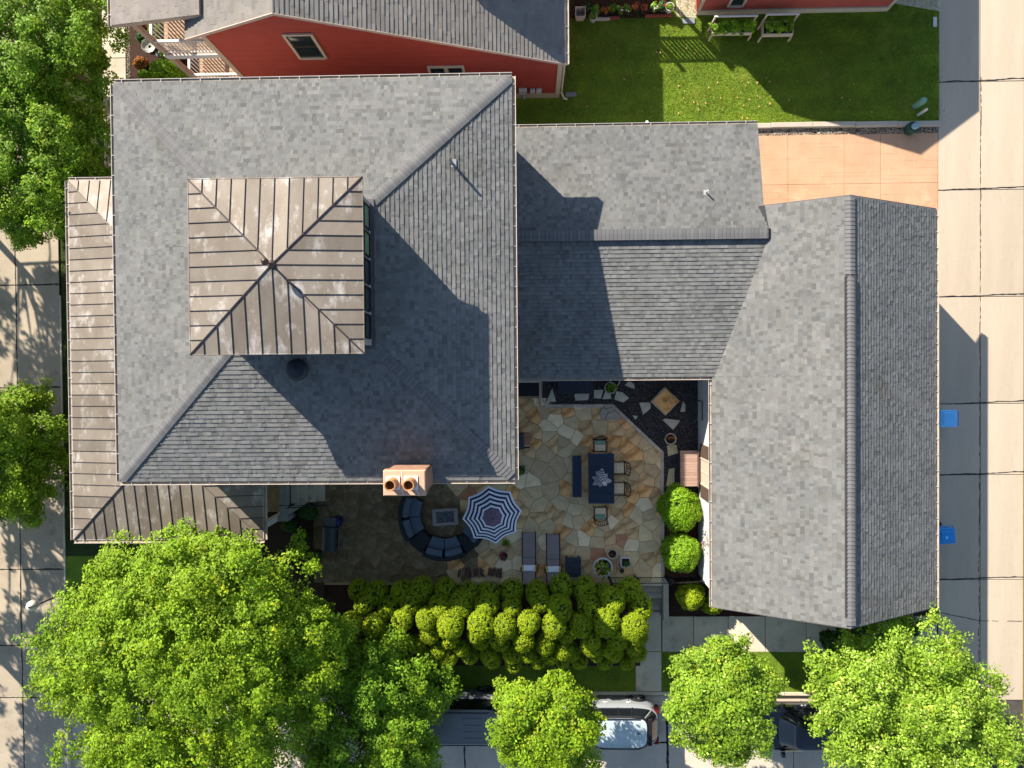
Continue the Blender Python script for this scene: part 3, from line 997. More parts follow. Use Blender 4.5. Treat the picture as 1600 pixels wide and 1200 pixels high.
# porch roof wrapped round the south-west corner
pg = empty('porch', 'low bronze metal porch roof wrapping the west and south sides of the grey house', 'porch', (-15, 0, ZS))
pw, pn, ps, pe, hp, kp = -17.0, 7.29, -6.05, -9.85, 3.0, .19
wx, wyS = mx0 + ov, my0 + ov
z_w = plane((pw, 0), hp, (-1, 0), kp); z_s = plane((0, ps), hp, (0, -1), kp); z_n = plane((0, pn), hp, (0, 1), kp); z_e = plane((pe, 0), hp, (1, 0), kp)
dS = wyS - ps; dW = wx - pw
mb = MB(); mb.box(pw + .5, wx, ps + .5, pn - .5, hp - .05, hp - .03); mb.box(wx, pe - .5, ps + .5, wyS, hp - .05, hp - .03)
proof = wpart(mb, 'roof', SEAM, pg)
metal_face([(pw, pn), (pw, ps), (pw + dS, wyS), (pw + dS, pn - dS)], z_w, (-1, 0), proof, .415)
metal_face([(pw + dS, wyS), (wx, wyS), (wx, pn - dW), (pw + dS, pn - dS)], z_w, (-1, 0), proof, .415)
metal_face([(pw, pn), (wx, pn - dW), (wx, pn)], z_n, (0, 1), proof, .40)
metal_face([(pw, ps), (pe, ps), (pe - dS, wyS), (pw + dS, wyS)], z_s, (0, -1), proof, .415)
metal_face([(pe, ps), (pe, wyS), (pe - dS, wyS)], z_e, (1, 0), proof, .41)
seam_line((pw, pn, hp + .01), (wx, pn - dW, hp + kp * dW + .01), proof, .018, m=METAL)
seam_line((pw, ps, hp + .01), (pw + dS, wyS, hp + kp * dS + .01), proof, .025)
seam_line((pe, ps, hp + .01), (pe - dS, wyS, hp + kp * dS + .01), proof, .014, m=METAL)
gutter((pw, pn), (pw, ps), (-1, 0), hp, proof, .68); gutter((pw, pn), (wx, pn), (0, 1), hp, proof, .68)
gutter((pw, ps), (pe, ps), (0, -1), hp, proof, .86); gutter((pe, ps), (pe, wyS), (1, 0), hp, proof, .7)
mb = MB(); mb.box(pw + .25, wx, ps + .25, pn - .25, -.9, -.05); mb.box(wx, pe - .2, ps + .25, wyS, -.9, -.052); wpart(mb, 'porch_floor', mat('porch_boards', (.14, .11, .08), (.10, .08, .06), 4, .8), pg)
for x, y in ((pw + .35, pn - .35), (pw + .35, 2.2), (pw + .35, -2.4), (pw + .35, ps + .35), (-13.4, ps + .35), (pe - .35, ps + .35)):
    mb = MB(); mb.box(x - .11, x + .11, y - .11, y + .11, -.051, hp - .12); wpart(mb, 'post', WHITE, pg)

# side stair and knee wall between the porch and the patio
st = empty('side_stair', 'grey stair and pale railing wall beside the dark grill under the south eave', 'stair', (*U(445, 790, .6), 0))
zc = .9
a0, a1 = U(438, 740, zc), U(450, 806, zc)
mb = MB(); mb.box(a0[0], a1[0], a1[1], a0[1] + .8, -.3, zc); mb.box(a0[0] - .02, a1[0] + .02, a1[1] - .02, a0[1] + .8, zc, zc + .05, bev=.01)
b0 = U(425, 813, zc); mb.box(b0[0], a1[0], a1[1] - .22, a1[1] - .025, -.3, zc + .02)
wpart(mb, 'railing_wall', mat('sage_grey', (.25, .27, .25), (.30, .32, .29), 3, .8), st)
mb = MB()
p1, p2 = U(450, 800, .95), U(486, 776, .3)
dx, dy = p2[0] - p1[0], p2[1] - p1[1]; L = math.hypot(dx, dy); nx, ny = -dy / L * .11, dx / L * .11
mb.add([(p1[0] + nx, p1[1] + ny, .95), (p1[0] - nx, p1[1] - ny, .95), (p2[0] - nx, p2[1] - ny, .35), (p2[0] + nx, p2[1] + ny, .35),
        (p1[0] + nx, p1[1] + ny, .0), (p1[0] - nx, p1[1] - ny, .0), (p2[0] - nx, p2[1] - ny, .0), (p2[0] + nx, p2[1] + ny, .0)],
       [(0, 1, 2, 3), (4, 7, 6, 5), (0, 4, 5, 1), (1, 5, 6, 2), (2, 6, 7, 3), (3, 7, 4, 0)])
wpart(mb, 'stair_rail', mat('tan_rail', (.28, .26, .22), (.32, .30, .26), 3, .8), st)
xa, ya = a1[0], a1[1]
for i in range(4):
    mb = MB(); x = xa + .05 + i * .3; mb.box(x, x + .3, ya + .45, -2.75, -.2, .68 - .17 * i, bev=.01); wpart(mb, 'tread', CONC2, st)
mb = MB()
xr = X_(515, .9, 770)
for k in range(3): mb.tube([(xr - .6 + .3 * k, ya + .42, .05), (xr - .6 + .3 * k, ya + .42, .95)], .015, 6)
mb.tube([(xa + .15, ya + .42, 1.5), (xr, ya + .42, .95)], .02, 6); mb.tube([(xa - .4, ya + .42, 1.0), (xr, ya + .42, .9)], .012, 6)
wpart(mb, 'iron_handrail', BLACK, st)
mb = MB()
for k in range(9):
    y = a1[1] + .12 + k * .14; mb.box(a0[0] - .12, a0[0] - .05, y, y + .05, .0, .62)
mb.box(a0[0] - .13, a0[0] - .04, a1[1] + .05, a0[1] + .8, .62, .66)
wpart(mb, 'balusters', TRIM, st)

# ------------------------------------------------------------------ connecting wing
wing = empty('connecting_wing', 'low grey shingled wing joining the main house to the garage', 'house wing', (4, 4, 0))
cyN, cyS, cyr, hcN, hcS, hcr, cxE, cxW = 8.94, -.14, 4.84, 3.09, 3.0, 3.93, 8.286, -1.09
gx0, gx1, gy1, gy0, hg, hr = 6.642, 14.683, 5.82, -8.56, 2.956, 5.146
gxc = (gx0 + gx1) / 2; kg = (hr - hg) / (gxc - gx0)
kN = (hcr - hcN) / (cyN - cyr); kS = (hcr - hcS) / (cyr - cyS)
mb = MB(); mb.box(cxW, cxE - .25, cyS + .35, cyN - .3, -.9, 2.9); wpart(mb, 'wall', STUCCO, wing)
mb = MB(); mb.box(cxW + .6, cxE - .02, cyS + .02, cyN - .02, 2.83, 2.88); wpart(mb, 'soffit', WHITE, wing)
xv = gx0 + (hcr - hg) / kg
N_reg = [(cxW, cyN), (cxE, cyN), (cxE, cyr), (cxW, cyr)]
N_reg2 = [(cxE, gy1), (xv, cyr), (cxE, cyr)]
S_reg = [(cxW, cyr), (xv, cyr), (gx0 + (hcS - hg) / kg, cyS), (cxW, cyS)]
zN = plane((0, cyN), hcN, (0, 1), kN); zS = plane((0, cyS), hcS, (0, -1), kS)
mb = MB(); deck_face(mb, N_reg, zN); deck_face(mb, N_reg2, zN); deck_face(mb, S_reg, zS); wroof = wpart(mb, 'roof', UNDER, wing)
mb = MB(); shingle_face(mb, N_reg, zN, (0, 1), kN, .143); shingle_face(mb, N_reg2, zN, (0, 1), kN, .143); shingle_face(mb, S_reg, zS, (0, -1), kS, .143)
mb.build('shingles', SH, wroof, tint=True, kind='stuff')
# raised ridge vent under the cap
mb = MB(); mb.box(cxW, xv - .06, cyr - .17, cyr + .17, hcr - .02, hcr + .085); mb.build('ridge_vent', UNDER, wroof)
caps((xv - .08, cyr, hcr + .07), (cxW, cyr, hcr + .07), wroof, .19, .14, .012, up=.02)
mb = MB(); mb.tube([(xv - .02, cyr - .17, hcr + .02), (xv - .02, cyr + .17, hcr + .02)], .04, 8); mb.build('ridge_end', BLACK, wroof)
gutter((mx1 - .1, cyN), (cxE, cyN), (0, 1), hcN - .02, wroof, .64); gutter((mx1 - .1, cyS), (gx0 - .02, cyS), (0, -1), hcS - .02, wroof, .64)
zr = zN(0, U(1105, 300, 3.75)[1]); px_, py_ = U(1103, 301, zr)
mb = MB(); mb.tube([(px_, py_, zr - .05), (px_, py_, zr + .30)], .03, 10); wpart(mb, 'vent_pipe', mat('pipe_grey2', (.5, .5, .5), rough=.6), wing)
mb = MB(); mb.box(px_ - .09, px_ + .09, py_ - .09, py_ + .09, zr + .012, zr + .03); wpart(mb, 'vent_flashing', mat('flashing_grey', (.34, .34, .33), rough=.6), wing)
# downspout poking out north, and foundation
px_, py_ = U(1010, 187, 2.3)
mb = MB(); mb.tube([(px_, cyN - .02, 2.85), (px_, cyN + .04, 2.7), (px_ + .0, cyN + .32, 2.5), (px_, cyN + .36, 2.42)], .055, 10); mb.tube([(px_, cyN + .365, 2.415), (px_, cyN + .37, 2.41)], .04, 10, 1)
wpart(mb, 'vent_elbow', [WHITE, BLACK], wing)
mb = MB(); mb.box(-.2, 1.2, cyS + .33, cyS + .36, .3, 2.3, 0); wpart(mb, 'door', GLASS, wing)

# ------------------------------------------------------------------ garage
gar = empty('garage', 'long grey shingled garage with cream wall beside the alley', 'garage', (gxc, 0, 0))
mb = MB()
wxg = gx0 + .19; wxe = gx1 - .3
mb.add([(wxg, gy0 + .3, -.9), (wxe, gy0 + .3, -.9), (wxe, gy1 - .3, -.9), (wxg, gy1 - .3, -.9), (wxg, gy0 + .3, 2.85), (wxe, gy0 + .3, 2.85), (wxe, gy1 - .3, 2.85), (wxg, gy1 - .3, 2.85), (gxc, gy0 + .3, hr - .2), (gxc, gy1 - .3, hr - .2)],
       [(0, 1, 5, 8, 4), (2, 3, 7, 9, 6), (1, 2, 6, 5), (3, 0, 4, 7), (4, 8, 9, 7), (8, 5, 6, 9), (3, 2, 1, 0)])
wpart(mb, 'wall', STUCCO, gar)
W_reg = [(gx0, gy0), (gxc, gy0), (gxc, gy1), (gx0, gy1)]; E_reg = [(gxc, gy0), (gx1, gy0), (gx1, gy1), (gxc, gy1)]
zW = plane((gx0, 0), hg, (-1, 0), kg); zE = plane((gx1, 0), hg, (1, 0), kg)
mb = MB(); deck_face(mb, W_reg, zW); deck_face(mb, E_reg, zE); groof = wpart(mb, 'roof', UNDER, gar)
# leave bare what lies below the wing's roof
mb = MB()
shingle_face(mb, [(gx0, gy0), (gxc, gy0), (gxc, cyS), (gx0, cyS)], zW, (-1, 0), kg)
shingle_face(mb, [(gx0 + (hcS - hg) / kg, cyS), (gxc, cyS), (gxc, cyr), (xv, cyr)], zW, (-1, 0), kg)
shingle_face(mb, [(xv, cyr), (gxc, cyr), (gxc, gy1), (cxE, gy1)], zW, (-1, 0), kg)
shingle_face(mb, E_reg, zE, (1, 0), kg)
mb.build('shingles', SH, groof, tint=True, kind='stuff')
yv = U(1316, 432, 5.1)[1]
mb = MB(); mb.box(gxc - .17, gxc + .17, gy0 + .35, yv, hr - .07, hr + .015); mb.build('ridge_vent', UNDER, groof)
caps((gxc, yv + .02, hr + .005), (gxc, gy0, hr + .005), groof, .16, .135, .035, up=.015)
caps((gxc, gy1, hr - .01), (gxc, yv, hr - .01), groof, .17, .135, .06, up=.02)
for y, s_ in ((gy1, 1), (gy0, -1)):
    mb = MB()
    for xa, xb in ((gx0 - .02, gxc), (gxc, gx1 + .02)):
        za, zb_ = (hg, hr) if xa < gxc - 1 else (hr, hg)
        y0, y1 = y, y + s_ * .03
        mb.add([(xa, y0, za - .16), (xb, y0, zb_ - .16), (xb, y1, zb_ - .16), (xa, y1, za - .16), (xa, y0, za + .0), (xb, y0, zb_ + .0), (xb, y1, zb_ + .0), (xa, y1, za + .0)],
               [(3, 2, 1, 0), (4, 5, 6, 7), (0, 1, 5, 4), (1, 2, 6, 5), (2, 3, 7, 6), (3, 0, 4, 7)])
    mb.build('rake_board', mat('rake_dark', (.10, .09, .09), rough=.7), groof)
gutter((gx0, gy0), (gx0, cyS + .15), (-1, 0), hg, groof, .66); gutter((gx1, gy1), (gx1, gy0), (1, 0), hg, groof, .56)
# window with shutters on the cream wall
gy_a, gy_b = U(1097, 725, .9)[1], U(1097, 757, .9)[1]
yc = (gy_a + gy_b) / 2 + .1; wz0, wz1 = .55, 2.0; hw = .48
x0 = wxg
win = wpart(MB().box(x0 - .05, x0 - .002, yc - hw - .06, yc - hw, wz0, wz1).box(x0 - .05, x0 - .002, yc + hw, yc + hw + .06, wz0, wz1).box(x0 - .05, x0 - .002, yc - hw, yc + hw, wz1 - .06, wz1).box(x0 - .07, x0 - .002, yc - hw - .06, yc + hw + .06, wz0 - .07, wz0 - .001).box(x0 - .04, x0 - .002, yc - .03, yc + .03, wz0, wz1 - .06), 'window', TRIM, gar)
mb = MB(); mb.box(x0 - .02, x0 - .003, yc - hw, yc - .03, wz0, wz1 - .06); mb.box(x0 - .02, x0 - .003, yc + .03, yc + hw, wz0, wz1 - .06); mb.build('pane', BLIND, win)
for s_ in (-1, 1):
    mb = MB()
    y0, y1 = yc + s_ * (hw + .08), yc + s_ * (hw + .58)
    y0, y1 = min(y0, y1), max(y0, y1)
    mb.box(x0 - .035, x0 - .002, y0, y1, wz0 - .05, wz1 + .03)
    for k in range(16): z = wz0 + k * .09; mb.box(x0 - .045, x0 - .036, y0 + .05, y1 - .05, z, z + .06)
    wpart(mb, 'shutter', SHUT, gar)
# metal flower wall art
art = MB()
for i in range(26):
    y = U(1103, 829, 1.2)[1] - rnd.random() * .85; z = rnd.uniform(.7, 1.7)
    art.ball((x0 - .04, y, z), (.02, .045, .045), 8, 4, i % 3)
art.tube([(x0 - .03, U(1103, 829, 1)[1], 1.6), (x0 - .03, U(1103, 860, 1)[1], .8)], .008, 5)
tag(art.build('wall_art', [mat('art_grey', (.18, .18, .22), rough=.5), mat('art_purple', (.16, .10, .25), rough=.5), mat('art_gold', (.45, .30, .06), rough=.5)]), 'cluster of small metal flowers hung on the cream garage wall', 'wall art')
mb = MB(); yb_ = U(1095, 626, .5)[1]; yc_ = U(1095, 655, .5)[1]
mb.tube([(x0 - .0, yb_, .3), (x0 - .09, yb_, .32), (x0 - .09, yb_, 1.1), (x0 - .09, yc_, 1.1), (x0 - .09, yc_, 1.05)], .022, 6)
tag(mb.build('wall_hook', BLACK), 'black iron bracket fixed low on the cream garage wall above gravel', 'bracket')
mb = MB()
for i in range(3):
    y0 = gy0 + 1.0 + i * 4.4; mb = MB(); mb.box(wxe + .002, wxe + .04, y0, y0 + 3.2, ZA, 1.6)
    for k in range(4): mb.box(wxe + .04, wxe + .05, y0 + .05, y0 + 3.15, ZA + .05 + k * .57, ZA + .55 + k * .57)
    wpart(mb, 'garage_door', WHITE, gar)
mb = MB(); mb.box(gx1 - .35, ax0, gy0 - .3, gy1 + .2, ZA - .3, ZA - .002); struct('garage_apron', mb, CONC)

# ------------------------------------------------------------------ neighbours
rh = empty('red_house', 'red clapboard house with cream corner boards at the top left of the photo', 'house', (-4, 16, 0))
RY = 11.45; rxE, rxP, rxW = 1.30, -7.85, -10.95; zE_, zP, zWst = 3.1, 7.05, 5.65
yb2 = 24.0
core = MB()
core.add([(rxW, RY + .04, -.9), (rxE, RY + .04, -.9), (rxE, RY + .04, zE_ - .1), (rxP, RY + .04, zP - .15), (rxW, RY + .04, zWst - .1),
          (rxW, yb2, -.9), (rxE, yb2, -.9), (rxE, yb2, zE_ - .1), (rxP, yb2, zP - .15), (rxW, yb2, zWst - .1)],
         [(0, 1, 2, 3, 4), (9, 8, 7, 6, 5), (1, 6, 7, 2), (5, 0, 4, 9), (2, 7, 8, 3), (3, 8, 9, 4)])
rwall = wpart(core, 'wall', mat('red_paint', (.33, .04, .026), rough=.8), rh)
mb = MB(); z = -.22
kE = (zP - zE_) / (rxE - rxP); kW = (zP - zWst) / (rxP - rxW)
while z < zP - .25:
    xr_ = min(rxE - .12, rxP + (zP - .2 - z) / kE); xl = max(rxW + .12, rxP - (zP - .2 - z) / kW)
    if xr_ - xl < .1: break
    g_ = rnd.uniform(.93, 1.06)
    mb.add([(xl, RY + .04, z), (xr_, RY + .04, z), (xr_, RY + .015, z), (xl, RY + .015, z), (xl, RY + .035, z + .115), (xr_, RY + .035, z + .115)],
           [(0, 1, 2, 3), (3, 2, 5, 4)], 0, (g_, g_, g_))
    z += .115
mb.build('siding', RED, rwall, tint=True, kind='stuff')
mb = MB(); mb.box(rxE - .14, rxE + .02, RY - .01, RY + .06, -.25, zE_ - .1); wpart(mb, 'corner_board', TRIM, rh)
mb = MB(); mb.box(rxE + .021, rxE + .04, RY + .0, RY + .3, -.25, zE_ - .1); wpart(mb, 'corner_board', TRIM, rh)
mb = MB(); mb.box(rxW - .02, rxW + .15, RY - .01, RY + .06, -.25, zWst - .1); wpart(mb, 'corner_board', PINKTRIM, rh)
mb = MB(); mb.box(rxW, rxE + .03, RY - .03, RY + .03, -.9, -.255); wpart(mb, 'foundation', mat('buff_foundation', (.42, .34, .22), (.48, .40, .28), 3, .85), rh)
zfE = plane((rxE + .12, 0), zE_ - .05, (1, 0), kE); zfW = plane((rxW - .4, 0), zWst - .4 * kW, (-1, 0), kW)
RYo = RY - .22
Er = [(rxP, RYo), (rxE + .12, RYo), (rxE + .12, yb2), (rxP, yb2)]; Wr = [(rxW - .4, RYo), (rxP, RYo), (rxP, yb2), (rxW - .4, yb2)]
zfE = lambda x, y: zP - kE * (x - rxP); zfW = lambda x, y: zP - kW * (rxP - x)
mb = MB(); deck_face(mb, Er, zfE); deck_face(mb, Wr, zfW); rroof = wpart(mb, 'roof', WHITE, rh)
Er2 = [(rxP, RYo), (rxE + .12, RYo), (rxE + .12, 15), (rxP, 15)]; Wr2 = [(rxW - .4, RYo), (rxP, RYo), (rxP, 15), (rxW - .4, 15)]
mb = MB(); shingle_face(mb, Er2, zfE, (1, 0), kE, .15, (.22, .34), .14); shingle_face(mb, Wr2, zfW, (-1, 0), kW, .15, (.22, .34), .14)
mb.build('shingles', OLDSH, rroof, tint=True, kind='stuff')
mb = MB()
for xa, xb in ((rxP, rxE + .14), (rxW - .42, rxP)):
    f = zfE if xa == rxP else zfW
    mb.add([(xa, RYo - .03, f(xa, 0) - .12), (xb, RYo - .03, f(xb, 0) - .12), (xb, RYo, f(xb, 0) - .12), (xa, RYo, f(xa, 0) - .12), (xa, RYo - .03, f(xa, 0) + .02), (xb, RYo - .03, f(xb, 0) + .02), (xb, RYo, f(xb, 0) + .02), (xa, RYo, f(xa, 0) + .02)],
           [(3, 2, 1, 0), (4, 5, 6, 7), (0, 1, 5, 4), (1, 2, 6, 5), (2, 3, 7, 6), (3, 0, 4, 7)])
mb.build('rake_trim', PINKTRIM, rroof)
gutter((rxE + .12, RYo), (rxE + .12, 17), (1, 0), zfE(rxE + .12, 0), rroof, .9)
# upper block further north, whose shadow lies on this roof
mb = MB(); mb.box(-2.8, -1.3, 14.1, 18, 3.2, 5.5)
wpart(mb, 'dormer', mat('red_paint2', (.33, .04, .026), rough=.8), rh)


def wall_window(parent, x0, x1, z0, z1, y, name='window', mull=True, glass=GLASS, vert=False, trim=TRIM):
    w = .09
    fr = MB()
    fr.box(x0 - w, x0, y - .06, y - .001, z0 - w, z1 + w); fr.box(x1, x1 + w, y - .06, y - .001, z0 - w, z1 + w)
    fr.box(x0, x1, y - .06, y - .001, z1, z1 + w); fr.box(x0, x1, y - .08, y - .001, z0 - w, z0)
    if vert: fr.box((x0 + x1) / 2 - .07, (x0 + x1) / 2 + .07, y - .055, y - .001, z0, z1)
    wdo = wpart(fr, name, trim, parent)
    zm = (z0 + z1) / 2
    sash = MB()
    spans = [(x0, (x0 + x1) / 2 - .07), ((x0 + x1) / 2 + .07, x1)] if vert else [(x0, x1)]
    for a, b in spans:
        sash.box(a, b, y - .04, y - .012, zm - .025, zm + .025)
        sash.box(a, a + .035, y - .04, y - .012, z0, z1); sash.box(b - .035, b, y - .04, y - .012, z0, z1)
    sash.build('sash', SHUT, wdo)
    pn_ = MB()
    for a, b in spans:
        pn_.box(a + .035, b - .035, y - .03, y - .002, z0, zm - .025); pn_.box(a + .035, b - .035, y - .022, y - .002, zm + .025, z1)
    pn_.build('pane', glass, wdo)


wall_window(rh, -8.1, -7.25, 3.5, 5.15, RY + .01)
wall_window(rh, -3.62, -2.42, .9, 2.45, RY + .01, vert=True)
for i, (px, w, h, z) in enumerate(((817, .32, .4, .2), (832, .2, .26, .2), (842, .2, .26, .2))):
    x = X_(px, z, 137); mb = MB(); mb.box(x - w / 2, x + w / 2, RY - .12, RY + .01, z - h / 2, z + h / 2, bev=.02)
    if i == 0: mb.tube([(x + .04, RY - .08, z - h / 2), (x + .04, RY - .08, -.6)], .03, 6)
    wpart(mb, 'meter_box', mat('meter_grey', (.42, .42, .42), (.5, .5, .5), 4, .6), rh)
mb = MB(); mb.tube([(rxE + .10, RY + .05, zE_ - .2), (rxE + .10, RY + .02, -.2), (rxE + .22, RY - .1, -.5), (rxE + .35, RY - .12, -.56)], .045, 8)
wpart(mb, 'downspout', TRIM, rh)
x, y = U(892, 148, ZL); mb = MB(); mb.box(x - .22, x + .22, y - .1, y + .1, ZL, ZL + .05, bev=.01)
tag(mb.build('splash_block', mat('grey_plastic', (.16, .17, .17), rough=.7)), 'grey splash block under the downspout of the left red house', 'splash block')

# two storey porch on its west side
pp = empty('red_house_porch', 'two storey wooden porch with slatted railings on the left red house', 'porch', (-12, 12, ZL))
px0, px1, pyS, pyN = -13.45, rxW - .03, RY + .5, 17.5
for x in (px0,):
    mb = MB(); mb.box(x, x + .17, pyS, pyS + .17, -.7, 5.3); wpart(mb, 'post', PINKTRIM, pp)
    mb = MB(); mb.box(x, x + .17, pyS + 3, pyS + 3.17, -.7, 5.3); wpart(mb, 'post', PINKTRIM, pp)
for zf_ in (-.1, 2.75):
    n = 0
    y = pyS + .02
    while y < pyS + 3.4:
        mb = MB(); mb.box(px0, px1, y, y + .13, zf_ - .03, zf_ + rnd.uniform(-.002, .002)); wpart(mb, 'deck_board', mat('deck_tan', (.34, .24, .16), (.42, .30, .21), 5, .8, objrand=.12), pp); y += .145
    mb = MB(); mb.box(px0 - .02, px1, pyS - .03, pyS + .012, zf_ - .28, zf_ + .01); wpart(mb, 'fascia', WHITE, pp)
    mb = MB(); mb.box(px0 + .17, px1, pyS + .0, pyS + .09, zf_ + .95, zf_ + 1.03); mb.box(px0, px0 + .09, pyS + .17, pyS + 3, zf_ + .95, zf_ + 1.03)
    mb.box(px0 + .17, px1, pyS + .02, pyS + .07, zf_ + .10, zf_ + .15)
    wpart(mb, 'handrail', WHITE, pp)
    x = px0 + .25
    while x < px1 - .05:
        mb = MB(); mb.box(x, x + .04, pyS + .025, pyS + .065, zf_ + .15, zf_ + .95); wpart(mb, 'baluster', WHITE, pp); x += .125
    y = pyS + .28
    while y < pyS + 3:
        mb = MB(); mb.box(px0 + .025, px0 + .065, y, y + .04, zf_ + .1, zf_ + .95); wpart(mb, 'baluster', WHITE, pp); y += .16
    x = px0 + .3
mb = MB(); mb.box(rxW - .035, rxW - .012, pyS + .6, pyS + 1.5, -.09, 2.1); wpart(mb, 'door', SHUT, pp)
zfp = plane((px0 - .35, 0), 5.35, (-1, 0), .18)
reg = [(px0 - .45, pyS - .15), (rxW + .3, pyS - .15), (rxW + .3, 17.5), (px0 - .45, 17.5)]
mb = MB(); deck_face(mb, reg, zfp, .2); pr = wpart(mb, 'porch_roof', PINKTRIM, pp)
reg[2] = (rxW + .3, 14.5); reg[3] = (px0 - .45, 14.5)
mb = MB(); shingle_face(mb, reg, zfp, (-1, 0), .18, .15, (.22, .34), .10, (1.25, 1.22, 1.2)); mb.build('shingles', OLDSH, pr, tint=True, kind='stuff')
gutter((px0 - .45, pyS - .15), (px0 - .45, 17), (-1, 0), 5.35, pr, .8)

# red garage at the top right
r2 = empty('red_garage', 'red clapboard garage with tan foundation behind the lawn at the top right', 'garage', (11, 18, ZL))
R2Y = 14.72; a, b = 6.96, 14.72
mb = MB()
c = (a + b) / 2; z1, z2 = 2.6, 4.0
mb.add([(a, R2Y + .04, -.9), (b, R2Y + .04, -.9), (b, R2Y + .04, z1), (c, R2Y + .04, z2), (a, R2Y + .04, z1), (a, 26, -.9), (b, 26, -.9), (b, 26, z1), (c, 26, z2), (a, 26, z1)],
       [(0, 1, 2, 3, 4), (9, 8, 7, 6, 5), (1, 6, 7, 2), (5, 0, 4, 9), (2, 7, 8, 3), (3, 8, 9, 4)])
w2 = wpart(mb, 'wall', mat('red_paint3', (.36, .07, .05), rough=.8), r2)
mb = MB(); z = -.25
while z < 2.5:
    g_ = rnd.uniform(.95, 1.1)
    mb.add([(a + .1, R2Y + .04, z), (b - .1, R2Y + .04, z), (b - .1, R2Y + .015, z), (a + .1, R2Y + .015, z), (a + .1, R2Y + .035, z + .115), (b - .1, R2Y + .035, z + .115)], [(0, 1, 2, 3), (3, 2, 5, 4)], 0, (g_ * 1.1, g_ * 1.5, g_ * 1.6))
    z += .115
mb.build('siding', RED, w2, tint=True, kind='stuff')
mb = MB(); mb.box(a, a + .12, R2Y - .01, R2Y + .06, -.3, z1); wpart(mb, 'corner_board', TRIM, r2)
mb = MB(); mb.box(b - .12, b + .01, R2Y - .01, R2Y + .06, -.3, z1); wpart(mb, 'corner_board', TRIM, r2)
mb = MB(); mb.box(a - .01, b + .01, R2Y - .03, R2Y + .03, -.9, -.305); wpart(mb, 'foundation', mat('pale_foundation', (.50, .42, .30), (.56, .48, .36), 3, .85), r2)
mb = MB()
deck_face(mb, [(a - .05, R2Y - .02), (c, R2Y - .02), (c, 26.2), (a - .05, 26.2)], plane((a, 0), z1 + .08, (-1, 0), (z2 - z1) / (c - a)))
deck_face(mb, [(c, R2Y - .02), (b + .05, R2Y - .02), (b + .05, 26.2), (c, 26.2)], plane((b, 0), z1 + .08, (1, 0), (z2 - z1) / (b - c)))
wpart(mb, 'roof', SH if False else mat('plain_grey_roof', (.2, .2, .2), (.24, .24, .24), 3, .9), r2)
wall_window(r2, X_(1141, .2, 5), X_(1160, .2, 5), -.15 + .25, 1.3, R2Y + .01)

# deck railing north of the frame that throws the slatted shadow over the lawn
ls_x1, lz0, lz1 = 4.97, 1.44, 2.2
ls_x0, ls_y = 1.6, 16.3
ls = empty('deck_railing', 'white deck railing whose slatted shadow falls on the sunny lawn', 'railing', (ls_x1, ls_y, ZL))
for x, y in ((2.97, ls_y), (ls_x1, ls_y), (ls_x0, ls_y), (ls_x1, ls_y + 2.0)): wpart(MB().box(x - .06, x + .06, y - .06, y + .06, ZL, lz1 + .33), 'post', WHITE, ls)
for z in (lz0, lz1):
    wpart(MB().box(ls_x0, ls_x1, ls_y - .04, ls_y + .04, z - .03, z + .03), 'rail', WHITE, ls)
    wpart(MB().box(ls_x1 - .04, ls_x1 + .04, ls_y + .041, ls_y + 2.0, z - .03, z + .03), 'rail', WHITE, ls)
k = ls_x0 + .1
while k < ls_x1 - .06:
    wpart(MB().box(k, k + .085, ls_y - .02, ls_y + .02, lz0 + .031, lz1 - .031), 'baluster', WHITE, ls); k += .17
k = ls_y + .1
while k < ls_y + 1.95:
    wpart(MB().box(ls_x1 - .02, ls_x1 + .02, k, k + .06, lz0 + .031, lz1 - .031), 'baluster', WHITE, ls); k += .125


# ------------------------------------------------------------------ foliage
def leaves(centers, outward, radii, per, size, spread=(1, 1, .6), up=.9, outw=.7, rand=.55, tint_var=.16, clump_var=.16, yellow=0.0, pale=0.0, aspect=.62, seed=0):
    """diamond leaves in clumps; returns vertices, faces, tints"""
    r = np.random.default_rng(seed)
    n = len(centers)
    C = np.repeat(centers, per, 0); O = np.repeat(outward, per, 0); Rr = np.repeat(radii, per)[:, None]
    v = r.normal(0, 1, (n * per, 3)); v /= np.linalg.norm(v, axis=1, keepdims=True)
    rad = r.uniform(.25, 1, (n * per, 1)) ** .5
    off = v * rad * Rr * np.array(spread)
    P = C + off
    nrm = O * outw + np.array([0, 0, up]) + v * .35 + r.normal(0, rand, (n * per, 3))
    nrm /= np.linalg.norm(nrm, axis=1, keepdims=True)
    a = r.normal(0, 1, (n * per, 3)) + O * .8
    a -= (a * nrm).sum(1, keepdims=True) * nrm; a /= np.linalg.norm(a, axis=1, keepdims=True)
    b = np.cross(nrm, a)
    s = size * r.uniform(.6, 1.25, (n * per, 1))
    V = np.stack([P - a * s * .5, P + b * s * aspect * .5 + nrm * s * .08, P + a * s * .5, P - b * s * aspect * .5 + nrm * s * .08], 1)
    m = n * per
    Fq = np.arange(m * 4).reshape(m, 4)
    cv = np.repeat(r.normal(1, clump_var, (n, 1)), per, 0) * r.normal(1, tint_var, (m, 1))
    cv = np.clip(cv, .45, 1.8)
    T = np.repeat(cv, 3, 1)
    if yellow:
        ym = (np.repeat(r.random((n, 1)), per, 0) < yellow) & (r.random((m, 1)) < .6)
        T = np.where(ym, T * np.array([1.5, 1.15, 1.0]), T)
    if pale:
        pm = r.random((m, 1)) < pale
        T = np.where(pm, T * np.array([2.2, 1.75, 5.0]), T)
    return V.reshape(-1, 3), Fq, T


